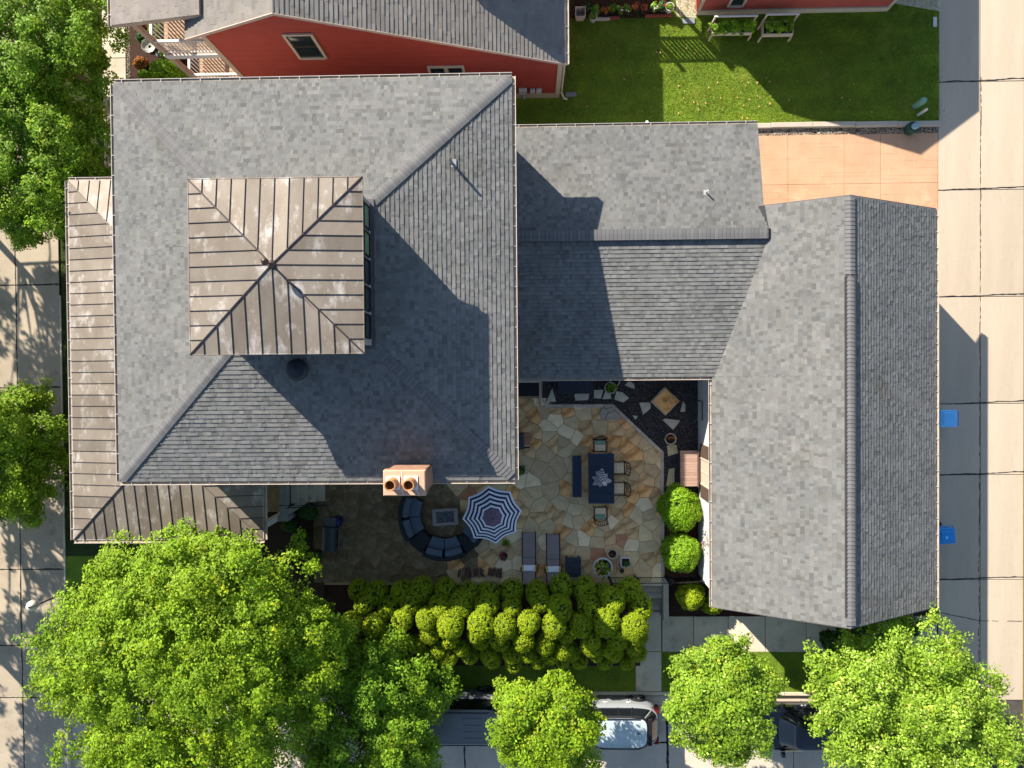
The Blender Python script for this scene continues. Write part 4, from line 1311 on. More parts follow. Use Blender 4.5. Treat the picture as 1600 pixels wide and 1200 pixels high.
def sprays(center, R, n, seed, lobes=40, lob=.22, lsize=.26, down=-.15, solid=False, inner=.8):
    """points on rounded limbs (lobes) that together make an uneven crown"""
    r = np.random.default_rng(seed)
    if solid:
        L = r.normal(0, 1, (lobes, 3)); L /= np.linalg.norm(L, axis=1, keepdims=True); amp = r.uniform(.3, 1, lobes)
        v = r.normal(0, 1, (n * 6, 3)); v /= np.linalg.norm(v, axis=1, keepdims=True); v = v[v[:, 2] > down][:n]
        b = (np.exp((v @ L.T - 1) * 9) * amp).max(1)
        rad = (1 - lob + lob * 1.5 * b) * (inner + (1 - inner) * r.random(len(v)) ** .45)
        return v * rad[:, None] * np.array(R) + np.array(center), v
    R = np.array(R, float)
    # lobe centres: golden spiral over the upper crown with scatter, plus an inner layer
    pts, outs = [], []
    k = np.arange(lobes) + .5
    cz = 1 - (1 - down) * (k / lobes) ** .85; ph = k * 2.399963 + r.normal(0, .25, lobes)
    sr = np.sqrt(np.clip(1 - cz ** 2, 0, 1))
    D = np.stack([np.cos(ph) * sr, np.sin(ph) * sr, cz], 1) + r.normal(0, .10, (lobes, 3))
    D /= np.linalg.norm(D, axis=1, keepdims=True)
    rad = np.clip(r.normal(.80, lob * .55, lobes), .45, 1.12)
    size = lsize * r.uniform(.65, 1.35, lobes) * (R[0] * R[1] * R[2]) ** (1 / 3)
    per = np.maximum(3, (n * size ** 2 / (size ** 2).sum())).astype(int)
    for d, ra, sz, m in zip(D, rad, size, per):
        c = d * ra * R
        v = r.normal(0, 1, (m * 5, 3)); v /= np.linalg.norm(v, axis=1, keepdims=True)
        o = d * .55 + np.array([0, 0, .65]); o /= np.linalg.norm(o)
        v = v[(v @ o) > .05][:m]
        st = 1 + .55 * np.clip(v @ d, 0, 1)[:, None] * r.uniform(.2, 1.2)
        rr = r.uniform(.55, 1, (len(v), 1)) ** .5
        p = c + v * sz * st * rr * np.array([1, 1, .8])
        pts.append(p); outs.append(v * .75 + d * .35)
    # shoots that stick out of the outline
    for d, ra, sz in zip(D, rad, size):
        for _ in range(2):
            dd = d * .8 + r.normal(0, .45, 3) + np.array([0, 0, .25]); dd /= np.linalg.norm(dd)
            L_ = sz * r.uniform(.2, .6); tt = np.linspace(.75, 1, 4)[:, None]
            p = d * ra * R + dd * (sz + L_ * np.linspace(0, 1, 4)[:, None]) + r.normal(0, .05, (4, 3))
            pts.append(p); outs.append(np.repeat(dd[None], 4, 0))
    # sparse fill inside
    m = n // 5
    v = r.normal(0, 1, (m, 3)); v /= np.linalg.norm(v, axis=1, keepdims=True); v[:, 2] = abs(v[:, 2]) * .8
    pts.append(v * R * r.uniform(.25, .7, (m, 1))); outs.append(v)
    P = np.concatenate(pts) + np.array(center); O = np.concatenate(outs); O /= np.linalg.norm(O, axis=1, keepdims=True)
    return P, O


def tree(name, label, cat, base, center, R, nclump, per, lmat, seed, size=.105, zb=ZL, group=None, yellow=.12, pale=0.0, cr=(.17, .32), trunk_r=.16, **kw):
    t = empty(name, label, cat, (base[0], base[1], zb), 0, group)
    rr = np.random.default_rng(seed)
    C, O = sprays(center, R, nclump, seed, **kw)
    nclump = len(C)
    V, Fq, T = leaves(C, O, rr.uniform(cr[0], cr[1], nclump), per, size, yellow=yellow, pale=pale, seed=seed + 5)
    V = V - np.array([base[0], base[1], zb])
    npmesh('crown', V, Fq, lmat, T, t)
    mb = MB()
    ctr = Vector(center) - Vector((base[0], base[1], zb))
    top = Vector((ctr.x, ctr.y, ctr.z + R[2] * .3))
    mb.tube([(0, 0, 0), (ctr.x * .25, ctr.y * .25, ctr.z * .4), (ctr.x * .7, ctr.y * .7, ctr.z * .75), tuple(top)], [trunk_r * 1.25, trunk_r, trunk_r * .7, trunk_r * .2], 9)
    mb.build('trunk', BARK, t, smooth=True)
    mb = MB()
    q = C[rr.choice(len(C), 26)] - np.array([base[0], base[1], zb])
    for p in q:
        f = rr.uniform(.45, .8); s0 = Vector((ctr.x * f, ctr.y * f, ctr.z * (f + .1)))
        e = Vector(p); m_ = s0.lerp(e, .5) + Vector((0, 0, .15))
        mb.tube([s0, m_, e], [trunk_r * .35, trunk_r * .2, .012], 5)
    mb.build('limbs', BARK, t, smooth=True)
    return t


def crown_at(px, py, z): x, y = U(px, py, z); return (x, y, z)


def tr(label, px, py, zc, rpx, rpy, rz, zdraw, nclump, per, m, seed, **kw):
    """crown centred on photo spot seen at height zdraw, radii given in photo px there"""
    s = (CH - zdraw) / F
    c = U(px, py, zdraw)
    base = (c[0], c[1])
    return tree(kw.pop('name', 'maple_tree'), label, 'tree', base, (c[0], c[1], zc), (rpx * s, rpy * s, rz), nclump, per, m, seed, **kw)


tr('biggest bright green maple spreading over the lower left corner beside the porch roof', 282, 1052, 4.4, 205, 204, 3.2, 5.6, 3844, 32, LF_BRIGHT, 21, trunk_r=.28, yellow=.12, lobes=150, lsize=.20, lob=.2)
tr('dark green street tree beside the biggest maple and left of the grey van', 568, 1138, 2.6, 110, 122, 2.2, 3.6, 1612, 32, LF_GREEN, 22, yellow=.14, zb=ZS, lobes=70, lsize=.24)
tr('dark narrow tree in the gap between the biggest maple and the hedge', 486, 1010, 1.4, 44, 60, 2.0, 2.2, 434, 32, LF_GREEN, 33, yellow=.02, zb=ZS, lobes=26, lsize=.34, trunk_r=.1)
tr('small bright street tree between the grey van and the silver white car', 860, 1152, 3.4, 68, 66, 1.9, 4.4, 930, 32, LF_BRIGHT, 23, zb=ZS, yellow=.18, trunk_r=.11, lobes=50, lsize=.25, lob=.3)
tr('street tree with bright leaves between the silver white car and the black car', 1134, 1106, 3.4, 62, 82, 2.0, 4.4, 1116, 32, LF_PALE, 24, zb=ZS, yellow=.10, pale=.05, trunk_r=.11, lobes=56, lsize=.24, lob=.35)
tr('large tree with pale backed leaves at the lower right end of the garage', 1428, 1130, 3.2, 130, 122, 2.6, 4.4, 1984, 32, LF_PALE, 25, zb=ZS, yellow=.05, pale=.14, trunk_r=.16, lobes=100, lsize=.21, lob=.35)
tr('dark leafy tree filling the upper left corner above the narrow walk', 50, 72, 1.9, 98, 112, 2.2, 2.6, 1426, 32, LF_GREEN, 26, yellow=.12, lobes=70, lsize=.23)
tr('leafy tree left of the grey house just north of the porch corner', 54, 250, 1.5, 94, 122, 2.1, 2.2, 1674, 32, LF_GREEN, 27, yellow=.2, lobes=80, lsize=.23)
tr('rounded green tree left of the long bronze porch roof', 22, 707, .9, 66, 98, 1.8, 1.5, 1240, 32, LF_BRIGHT, 28, zb=ZS, yellow=.14, lobes=60, lsize=.24, lob=.3)
# trees farther west, outside the frame, that dapple the walk
for lab, c_, R_, n_, sd in (('tall tree beyond the left edge whose shade dapples the west walk', (-25.6, 9.2, 4.9), (3.7, 4.2, 2.2), 1000, 29), ('tree beyond the left edge shading the walk beside the biggest maple', (-25.8, -1.6, 4.6), (3.6, 4.6, 2.2), 1050, 30),
                            ('tree beyond the left edge shading the lowest part of the walk', (-25.6, -8.8, 4.6), (3.5, 4.0, 2.2), 900, 31)):
    tree('maple_tree', lab, 'tree', (c_[0], c_[1]), c_, R_, n_, 16, LF_GREEN, sd, size=.17, zb=ZS, lobes=55, lsize=.17, lob=.4)


def shrub(label, px, py, z, rx, ry, rz, nleaf, m, seed, zb=0.0, name='shrub', size=.07, cat='shrub', lob=.20, group=None, tv=.2):
    c = U(px, py, z)
    t = empty(name, label, cat, (c[0], c[1], zb), 0, group)
    rr = np.random.default_rng(seed)
    n = nleaf // 12
    C, O = sprays((0, 0, (z - zb) * .55), (rx, ry, rz), n, seed, inner=.82, lob=lob, down=-.5, lobes=12, solid=True); n = len(C)
    V, Fq, T = leaves(C, O, rr.uniform(.05, .12, n), 12, size, up=.4, outw=1.0, tint_var=tv, clump_var=.15, seed=seed)
    npmesh('foliage', V, Fq, m, T, t)
    mb = MB(); mb.ball((0, 0, (z - zb) * .55), (rx * .74, ry * .74, rz * .74), 14, 8, 0, .02); mb.build('light_block_core', CORE, t, smooth=True)  # solid dark ball added behind the leaves to block light
    mb = MB(); mb.tube([(0, 0, 0), (0, 0, z * .5 + .1)], .04, 6); mb.build('stem', BARK, t)
    return t


shrub('clipped bright green shrub right below the brown bench by the garage', 1064, 797, 1.0, .86, .90, 1.0, 15000, LF_SHRUB, 41)
shrub('rounded green shrub between the bench side shrub and the iron gate', 1067, 868, 1.0, .85, .82, 1.0, 13000, LF_SHRUB, 42)
shrub('yellow green shrub below the iron fence at the foot of the cream wall', 1083, 936, .4, .62, .58, .9, 7500, LF_HEDGE, 43, ZS)
shrub('small low yellow green shrub under the garage gutter corner', 1116, 950, .0, .42, .30, .5, 3500, LF_HEDGE, 44, ZS)
for i, (px, py, w, lab) in enumerate(((1340, 1000, .62, 'dark leafy shrub nearest the ridge end of the garage gable'), (1378, 992, .6, 'dark leafy shrub in the middle under the garage gable'), (1420, 980, .6, 'dark leafy shrub at the alley end under the garage gable'), (1310, 1012, .45, 'smallest dark shrub spilling over the south walk under the gable'))):
    shrub(lab, px, py, .5, w, w * .8, .8, 3600, LF_DARK, 50 + i, ZS, size=.12, lob=.3)
for i, (px, py, w, lab) in enumerate(((470, 838, .35, 'low dark plant in the bed left of the barrel grill'), (492, 870, .3, 'small dark plant right beside the barrel grill'), (452, 822, .32, 'dark plant under the stair rail end'))):
    shrub(lab, px, py, .2, w, w * .8, .4, 1500, LF_DARK, 80 + i, -.05, size=.09, lob=.3)
shrub('boxy green hedge plant beside the lower porch of the red house', 255, 105, .4, .75, .42, .7, 5500, LF_SHRUB, 61, ZL, size=.08)
shrub('small light green shrub next to the glass ball in the mulch bed', 258, 72, .3, .42, .40, .6, 3000, LF_SHRUB, 62, ZL, size=.08)
shrub('tiny green plant at the mulch bed corner by the grey roof', 225, 117, -.2, .32, .2, .4, 1200, LF_SHRUB, 63, ZL, size=.08)
shrub('green bush under the upper porch of the red house', 245, 42, .2, .5, .4, .6, 3000, LF_GREEN, 64, ZL, size=.08)
shrub('dark fern in the mulch bed above the glass ball', 221, 57, -.3, .25, .22, .3, 700, LF_DARK, 65, ZL, size=.10)
shrub('dark green plant beside the side stair', 478, 800, .2, .5, .35, .5, 2500, LF_DARK, 66, -.3, size=.10)
RUST = leafmat('rust_leaf', (.30, .10, .02), (.38, .14, .03), .2, .7, (1, 1, 1))
shrub('rusty orange clump of grass at the top of the mulch bed', 214, 37, -.3, .25, .20, .25, 900, RUST, 67, ZL, size=.09)
shrub('rusty orange clump of grass at the bottom of the mulch bed', 217, 97, -.3, .30, .22, .25, 1000, RUST, 68, ZL, size=.09)

# hedge with many rounded heads
hx0, hx1 = X_(528, 2.4, 940), X_(1012, 2.4, 940)
hedge = empty('hedge', 'long yellow green hedge of many rounded heads along the south edge of the patio', 'hedge', ((hx0 + hx1) / 2, -9.3, ZS))
hr_ = np.random.default_rng(77)
rowsH = [(-8.55, 1.70, .44, .95, 13), (-8.95, 2.25, .47, 1.0, 12), (-9.48, 2.64, .50, .85, 12), (-10.10, 2.22, .38, .62, 13), (-10.55, 1.88, .37, .58, 14), (-11.0, 1.52, .36, .55, 14), (-11.4, 1.12, .34, .52, 13)]
hcore = MB()
hroot = np.array([(hx0 + hx1) / 2, -9.3, ZS])
for ri, (yy, zt, r0, hh, cnt) in enumerate(rowsH):
    for i in range(cnt):
        x = hx0 + (i + .5 + hr_.uniform(-.14, .14) + (.25 if ri % 2 else -.1)) * (hx1 - hx0) / cnt
        y = yy + hr_.uniform(-.16, .16); z = zt + hr_.uniform(-.14, .16)
        if x < hx0 + 2.5 and ri > 3: z -= .2
        r_ = r0 * hr_.uniform(.82, 1.15)
        rx, ry, rz = r_, r_ * hr_.uniform(.95, 1.2), hh * .8
        c = np.array([x, y, z - rz]) - hroot
        n = int(400 * (r_ / .45) ** 2)
        hcore.ball(tuple(c), (rx * .78, ry * .78, rz * .80), 12, 8)
        C, O = sprays(c, (rx, ry, rz), n, 1000 + ri * 40 + i, inner=.93, lob=.10, lobes=14, down=-.3, solid=True); n = len(C)
        V, Fq, T = leaves(C, O, hr_.uniform(.03, .07, n), 10, .045, up=.35, outw=1.2, rand=.6, tint_var=.16, clump_var=.12, seed=ri * 50 + i, aspect=.8)
        npmesh('shrub_head', V, Fq, LF_HEDGE, T * hr_.uniform(.92, 1.08), hedge)
hcore.build('light_block_core', CORE, hedge, smooth=True)  # solid dark cores added so no light passes through the heads

# ------------------------------------------------------------------ patio
zP0 = 0.0
ppoly = poly_px([(795, 622), (850, 622), (850, 632), (958, 632), (1037, 706), (1038, 893), (984, 893), (980, 910), (515, 912), (490, 860), (462, 800), (452, 740), (795, 735)], 0)
mb = MB(); mb.box(-11, ppoly[5][0] + .02, ppoly[7][1] - .1, 0.1, -.9, -.022)
patio = struct('patio', mb, JOINT)
FS = [mat('flagstone_tan', (0.607, 0.384, 0.182), (0.809, 0.539, 0.262), 2, .85, .4, 30, c3=(0.292, 0.164, 0.066), c3amt=.3, c3scale=1.6, objrand=.12, fine=.1),
      mat('flagstone_blue', (0.556, 0.437, 0.240), (0.764, 0.581, 0.317), 2, .85, .4, 30, c3=(0.741, 0.420, 0.164), c3amt=.35, c3scale=1.4, objrand=.12, fine=.1),
      mat('flagstone_grey', (0.533, 0.378, 0.205), (0.694, 0.505, 0.277), 2.4, .85, .4, 30, c3=(0.349, 0.235, 0.123), c3amt=.35, c3scale=2, objrand=.12, fine=.1),
      mat('flagstone_cream', (0.809, 0.636, 0.378), (0.966, 0.770, 0.481), 2, .85, .4, 30, c3=(0.763, 0.423, 0.175), c3amt=.3, c3scale=1.8, objrand=.1, fine=.1),
      mat('flagstone_gold', (0.809, 0.423, 0.145), (0.942, 0.558, 0.233), 2, .85, .4, 30, c3=(0.404, 0.173, 0.051), c3amt=.4, c3scale=1.6, objrand=.1, fine=.1),
      mat('flagstone_rust', (0.392, 0.169, 0.081), (0.535, 0.268, 0.143), 3, .85, .4, 30, c3=(0.589, 0.463, 0.356), c3amt=.3, c3scale=2, objrand=.1, fine=.1)]
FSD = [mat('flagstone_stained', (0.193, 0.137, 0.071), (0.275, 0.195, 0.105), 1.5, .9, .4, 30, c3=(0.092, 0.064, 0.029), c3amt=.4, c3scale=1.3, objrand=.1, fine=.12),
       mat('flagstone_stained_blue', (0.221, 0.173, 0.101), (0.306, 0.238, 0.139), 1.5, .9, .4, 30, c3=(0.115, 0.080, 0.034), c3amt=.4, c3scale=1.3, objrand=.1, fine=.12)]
JO = mat('patio_mortar', (0.483, 0.355, 0.208), (0.338, 0.251, 0.144), 6, .95)
patio.data.materials.clear(); patio.data.materials.append(JO)
xs_ = [p[0] for p in ppoly]; ys_ = [p[1] for p in ppoly]
seeds = []
tries = 0
while tries < 12000 and len(seeds) < 290:
    tries += 1
    x, y = rnd.uniform(min(xs_), max(xs_)), rnd.uniform(min(ys_), max(ys_))
    md = rnd.choice((.85, .7, .55, .42, .32))
    if not inside(x, y, ppoly): continue
    if all(math.hypot((x - a) * .85, y - b) > md for a, b in seeds): seeds.append((x, y))
bigbox = [(-12, -10), (8, -10), (8, 1), (-12, 1)]
# the region is cut into convex pieces so that a stone can be clipped to it
xE_ = ppoly[5][0]; yN_ = ppoly[3][1]; ySo = ppoly[7][1]
for (x, y) in seeds:
    cell = [(x - 1.6, y - 1.6), (x + 1.6, y - 1.6), (x + 1.6, y + 1.6), (x - 1.6, y + 1.6)]
    for (a, b) in seeds:
        if (a, b) == (x, y) or abs(a - x) > 3.2 or abs(b - y) > 3.2: continue
        cell = clip(cell, ((a + x) / 2, (b + y) / 2), (a - x, b - y))
        if len(cell) < 3: break
    cell = clip(cell, (xE_ - .12, 0), (1, 0))
    cell = clip(cell, (0, yN_ - .10 if x > ppoly[1][0] else ppoly[0][1]), (0, 1))
    p3, p4 = ppoly[3], ppoly[4]
    ex, ey = p4[0] - p3[0], p4[1] - p3[1]; ll = math.hypot(ex, ey)
    cell = clip(cell, (p3[0] + ey / ll * .12, p3[1] - ex / ll * .12), (-ey, ex))
    cell = clip(cell, (0, ySo), (0, -1))
    if x < -6.5: cell = clip(cell, (ppoly[9][0], 0), (-1, 0))
    if len(cell) < 3: continue
    A = abs(sum(cell[i][0] * cell[(i + 1) % len(cell)][1] - cell[(i + 1) % len(cell)][0] * cell[i][1] for i in range(len(cell)))) / 2
    if A < .03: continue
    ccx = sum(p[0] for p in cell) / len(cell); ccy = sum(p[1] for p in cell) / len(cell)
    # uneven broken edges
    pts = []
    m = len(cell)
    for i in range(m):
        a, b = cell[i], cell[(i + 1) % m]
        L = math.hypot(b[0] - a[0], b[1] - a[1])
        if L < .02: continue
        k = max(1, int(L / .22))
        for j in range(k):
            f = j / k
            qx, qy = a[0] + (b[0] - a[0]) * f, a[1] + (b[1] - a[1]) * f
            d = math.hypot(ccx - qx, ccy - qy)
            s_ = 1 - (rnd.uniform(.004, .016)) / max(d, .1) - (0 if j else .0)
            pts.append((ccx + (qx - ccx) * s_ - ccx, ccy + (qy - ccy) * s_ - ccy))
    if len(pts) < 3: continue
    mb = MB(); mb.prism(pts, -.045, rnd.uniform(-.004, .008), 0, .008)
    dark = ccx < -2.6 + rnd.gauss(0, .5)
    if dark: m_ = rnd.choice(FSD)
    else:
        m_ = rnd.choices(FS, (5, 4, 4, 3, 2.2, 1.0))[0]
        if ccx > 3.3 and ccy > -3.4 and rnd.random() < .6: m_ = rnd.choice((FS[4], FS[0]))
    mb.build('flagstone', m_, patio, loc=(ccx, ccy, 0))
# brick-like border course along the gravel
BO = mat('border_stone', (0.475, 0.389, 0.317), (0.576, 0.475, 0.389), 3, .85, .3, 40, objrand=.15)


def border(a, b, w=.12, l=.42):
    L = math.hypot(b[0] - a[0], b[1] - a[1]); n = max(1, round(L / l)); ux, uy = (b[0] - a[0]) / L, (b[1] - a[1]) / L
    for i in range(n):
        s0, s1 = i * L / n + .006, (i + 1) * L / n - .006
        q_ = [(a[0] + ux * s0, a[1] + uy * s0), (a[0] + ux * s1, a[1] + uy * s1), (a[0] + ux * s1 + uy * w, a[1] + uy * s1 - ux * w), (a[0] + ux * s0 + uy * w, a[1] + uy * s0 - ux * w)]
        MB().prism(q_, -.2, .012 + rnd.uniform(0, .01), 0, .006).build('border_stone', BO, patio)


border(ppoly[2], ppoly[3]); border(ppoly[3], ppoly[4]); border(ppoly[4], ppoly[5])
# dark gravel garden
gpoly = poly_px([(848, 575), (1094, 575), (1094, 800), (1036, 800), (1036, 706), (958, 631), (848, 631)], -.03)
mb = MB(); mb.prism(gpoly, -.9, -.012); struct('gravel_bed', mb, mat('gravel_base', (0.045, 0.033, 0.036), (0.068, 0.045, 0.045), 10, .95, .6, 60))
pebbles('gravel', gpoly, -.012, 26000, .024, [(.06, .065, .07), (.11, .115, .12), (.05, .04, .042), (.16, .165, .165), (.09, .055, .05), (.12, .085, .075)], zr=.02)
pebbles('pale_gravel_chips', gpoly, -.0, 170, .022, [(.42, .40, .36), (.30, .27, .22)], zr=.01)
ebed = poly_px([(1038, 760), (1100, 760), (1100, 903), (1040, 903)], 0)
mb = MB(); mb.prism(ebed, -.9, -.016); struct('shrub_bed', mb, MULCH)
sb_ = poly_px([(700, 903), (984, 903), (984, 925), (520, 925), (520, 906)], 0)
mb = MB(); mb.box(-8.6, kx0 + .1, -12.0, ySo, -.9, -.10); struct('hedge_bed', mb, MULCH)


def stone(label, pts, z=.02, name='stepping_stone', m=STEP, th=.05, parent=None):
    q_ = [U(x, y, z) for x, y in pts]
    c = (sum(p[0] for p in q_) / len(q_), sum(p[1] for p in q_) / len(q_))
    o = MB().prism([(p[0] - c[0], p[1] - c[1]) for p in q_], -.08, z, 0, .01).build(name, m, None, loc=(c[0], c[1], 0))
    return tag(o, label, 'stepping stone', 'stepping stones lying in the dark gravel')


stone('narrow triangular stepping stone left of the charcoal storage bench', [(863, 606), (854, 627), (869, 628)])
stone('long pale stepping stone in front of the charcoal storage bench', [(897, 617), (899, 626), (919, 625), (921, 615), (900, 615)])
stone('square stepping stone between the storage bench and the potted plant', [(928, 609), (928, 622), (939, 623), (943, 609)])
stone('stepping stone under the wing side plant pot', [(946, 611), (941, 624), (955, 623), (954, 612)])
stone('fan shaped stepping stone right of the wing side plant pot', [(963, 611), (960, 624), (974, 629), (983, 622), (973, 613)])
stone('stepping stone nearest the wing wall above the fan shaped stone', [(983, 595), (976, 602), (992, 608), (991, 600)])
stone('wedge shaped stepping stone left of the square stone block', [(999, 629), (1005, 648), (1017, 638), (1016, 629)])
stone('smallest triangular stepping stone by the diagonal patio edge', [(988, 649), (993, 656), (997, 650)])
stone('tan half moon stepping stone below the square stone block', [(1035, 656), (1040, 654), (1063, 657), (1052, 672)])
stone('upright tapering stepping stone right of the square stone block', [(1067, 627), (1071, 632), (1071, 643), (1063, 644)])
stone('grey stepping stone touching the pot above the brown bench', [(1042, 696), (1044, 713), (1060, 708), (1057, 695)], m=FS[1])
stone('tall grey stepping stone left of the brown bench', [(1045, 733), (1041, 760), (1054, 759), (1054, 731)], m=FS[1])
# stacked broken flags at the patio edge
for lab, pts, z in (('pink broken slab at the left of the loose slab pile', [(941, 637), (937, 647), (940, 653), (949, 648), (950, 640)], .05),
                    ('upper broken slab of the loose slab pile', [(948, 639), (956, 636), (960, 641), (951, 645)], .06),
                    ('largest broken slab of the loose slab pile on the patio corner', [(960, 641), (949, 647), (946, 656), (973, 656), (968, 648)], .07),
                    ('small broken slab at the bottom left of the loose slab pile', [(938, 648), (948, 648), (946, 655), (941, 656)], .055)):
    o = stone(lab, pts, z, 'broken_slab', mat('pale_slab', (.42, .37, .29), (.34, .30, .23), 3, .85, .3, 40)); o['category'] = 'slab'; o['group'] = 'broken slabs piled at the patio edge'

sb2 = poly_px([(405, 800), (500, 800), (507, 880), (507, 935), (400, 935)], 0)
mb = MB(); mb.prism(sb2, -.9, -.014); struct('side_bed', mb, mat('dark_mulch', (.035, .022, .015), (.06, .038, .026), 12, .95, .8, 50))
# square stone block
bc = U(1040, 627, .25); b_ = empty('stone_block', 'square brown stone block set diagonally in the dark gravel', 'stone block', (bc[0], bc[1], -.05), PI / 4 - .02)
for k in range(4):
    a = k * PI / 2
    for i in range(2):
        mb = MB(); x0_ = -.40 + i * .40; mb.box(x0_ + .006, x0_ + .394, .30, .40 + .02 * (i % 2), 0, .27, bev=.01)
        cs, sn = round(math.cos(a)), round(math.sin(a)); mb.v = [(x * cs - y * sn, x * sn + y * cs, z) for x, y, z in mb.v]; mb.build('edging_stone', BO, b_)
mb = MB(); mb.box(-.37, .37, -.37, .37, .1, .30, bev=.015); mb.build('top_slab', FS[4], b_)

# window well
wc = poly_px([(800, 598), (846, 598), (846, 622), (800, 622)], 0)
mb = MB(); x0_, y1_ = wc[0]; x1_, y0_ = wc[2]
ww = empty('window_well', 'dark sunken window well with stone curb between house and gravel', 'window well', ((x0_ + x1_) / 2, (y0_ + y1_) / 2, 0))
wpart(MB().box(x0_, x1_ - .1, y0_ + .08, y1_, -.2, .03), 'pit_cover', BLACK, ww)
wpart(MB().box(x1_ - .1, x1_, y0_ - .3, y1_ + .2, -.2, .12, bev=.01), 'curb_stone', BO, ww)
wpart(MB().box(x0_, x1_ - .1, y1_, y1_ + .25, -.2, .35, bev=.01), 'curb_stone', CONC2, ww)


# ------------------------------------------------------------------ furniture
def slat_table(name, label, cat, px0, py0, px1, py1, z, m, n=12, along='x', group=None, th=.04, legs=True, rz=0.0):
    x0, y1 = U(px0, py0, z); x1, y0 = U(px1, py1, z)
    cx_, cy_ = (x0 + x1) / 2, (y0 + y1) / 2; a, b = (x1 - x0) / 2, (y1 - y0) / 2
    t = empty(name, label, cat, (cx_, cy_, 0), rz, group)
    for i in range(n):
        mb = MB()
        if along == 'x': w = 2 * b / n; mb.box(-a, a, -b + i * w + .004, -b + (i + 1) * w - .004, z - .03, z, bev=.004)
        else: w = 2 * a / n; mb.box(-a + i * w + .004, -a + (i + 1) * w - .004, -b, b, z - .03, z, bev=.004)
        mb.build('slat', m, t)
    mb = MB(); mb.box(-a + .02, a - .02, -b + .02, b - .02, z - .07, z - .031); mb.build('apron', m, t)
    for i, j in ((-1, -1), (-1, 1), (1, -1), (1, 1)):
        mb = MB(); mb.box(i * (a - .07) - .03, i * (a - .07) + .03, j * (b - .07) - .03, j * (b - .07) + .03, 0.01, z - .07); mb.build('leg', m, t)
    return t


NAVS = mat('navy_slat', (.016, .03, .055), (.022, .037, .064), 6, .6, objrand=.10)
slat_table('dining_table', 'navy slatted outdoor dining table with closed striped umbrella in its middle', 'table', 919, 709, 960, 787, .74, NAVS, 22)
slat_table('dining_bench', 'long navy slatted bench left of the dining table', 'bench', 894, 712, 909, 777, .45, NAVS, 3, 'y')
slat_table('side_table', 'square charcoal slatted side table right of the loungers', 'side table', 883, 871, 908, 902, .45, DARKTABLE, 8)
t = slat_table('storage_bench', 'charcoal slatted bench against the wing wall in the gravel', 'bench', 872, 588, 927, 615, .5, DARKTABLE, 16, 'y')

# closed striped umbrella in the table
ux, uy = U(937, 745, .74)
um = empty('closed_umbrella', 'folded navy and white striped umbrella standing in the dining table', 'umbrella', (ux, uy, 0))
MB().tube([(0, 0, .02), (0, 0, 2.5)], .02, 8).build('pole', WHITE, um)
MB().lathe([(.22, 0.02), (.22, .06), (.05, .1), (.03, .3)], (0, 0, 0), 16).build('base', BLACK, um)
mb = MB(); nr, ns = 26, 64
vs = []
for i in range(nr + 1):
    f = i / nr; z = 2.45 - 1.15 * f ** .9; r0 = .03 + .27 * f ** .75
    for k in range(ns):
        a = 2 * PI * k / ns
        pl = 1 + .20 * math.sin(a * 8 + 2.2 * f) * (f ** .5) + .16 * math.sin(a * 3 + 5 * f)
        vs.append((r0 * pl * math.cos(a + f * .7), r0 * pl * math.sin(a + f * .7), z + .13 * f * math.sin(a * 5 + f * 6)))
o_ = len(mb.v)
for i in range(nr):
    for k in range(ns):
        j = (k + 1) % ns
        mb.add([vs[i * ns + k], vs[(i + 1) * ns + k], vs[(i + 1) * ns + j], vs[i * ns + j]], [(0, 1, 2, 3)], (i // 2) % 2)
mb.build('canopy', [STRW, STRN], um)
MB().ball((0, 0, 2.5), (.03, .03, .05)).build('finial', WHITE, um)

# open striped umbrella
ux, uy = U(769, 806, 2.35)
um = empty('striped_umbrella', 'open navy and white striped octagonal umbrella over the curved sofa', 'umbrella', (ux, uy, 0), .12)
R0 = 1.05; tips = 8
tilt = Matrix.Rotation(math.radians(7), 3, Vector((.8, .6, 0)))


def canopy(r_in, r_out, z_of, nseg, matfn, mats, name, up=0.0, sagk=.07):
    mb = MB()
    steps = 11 if r_out > .5 else 3
    for i in range(steps):
        f0, f1 = r_in + (r_out - r_in) * i / steps, r_in + (r_out - r_in) * (i + 1) / steps
        for k in range(tips):
            for q in range(6):
                vs = []
                for f, qq in ((f0, q), (f1, q), (f1, q + 1), (f0, q + 1)):
                    u = qq / 6; a = 2 * PI * (k + u) / tips
                    cr_ = math.cos(PI / tips) / math.cos(PI / tips * (2 * u - 1))
                    sag = 1 - sagk * math.sin(PI * u) * (f / R0)
                    rr_ = f * cr_ * sag
                    rr_ = f * ((1 - abs(2 * u - 1)) * 0 + cr_ * sag) / math.cos(PI / tips) * (1 if True else 0)
                    p = Vector((rr_ * math.cos(a), rr_ * math.sin(a), z_of(f) + up - .03 * math.sin(PI * u) * f))
                    p2 = tilt @ Vector((p.x, p.y, p.z - 2.3)); vs.append((p2.x, p2.y, p2.z + 2.3))
                mb.add(vs, [(0, 1, 2, 3)], matfn(i))
    return mb.build(name, mats, um)


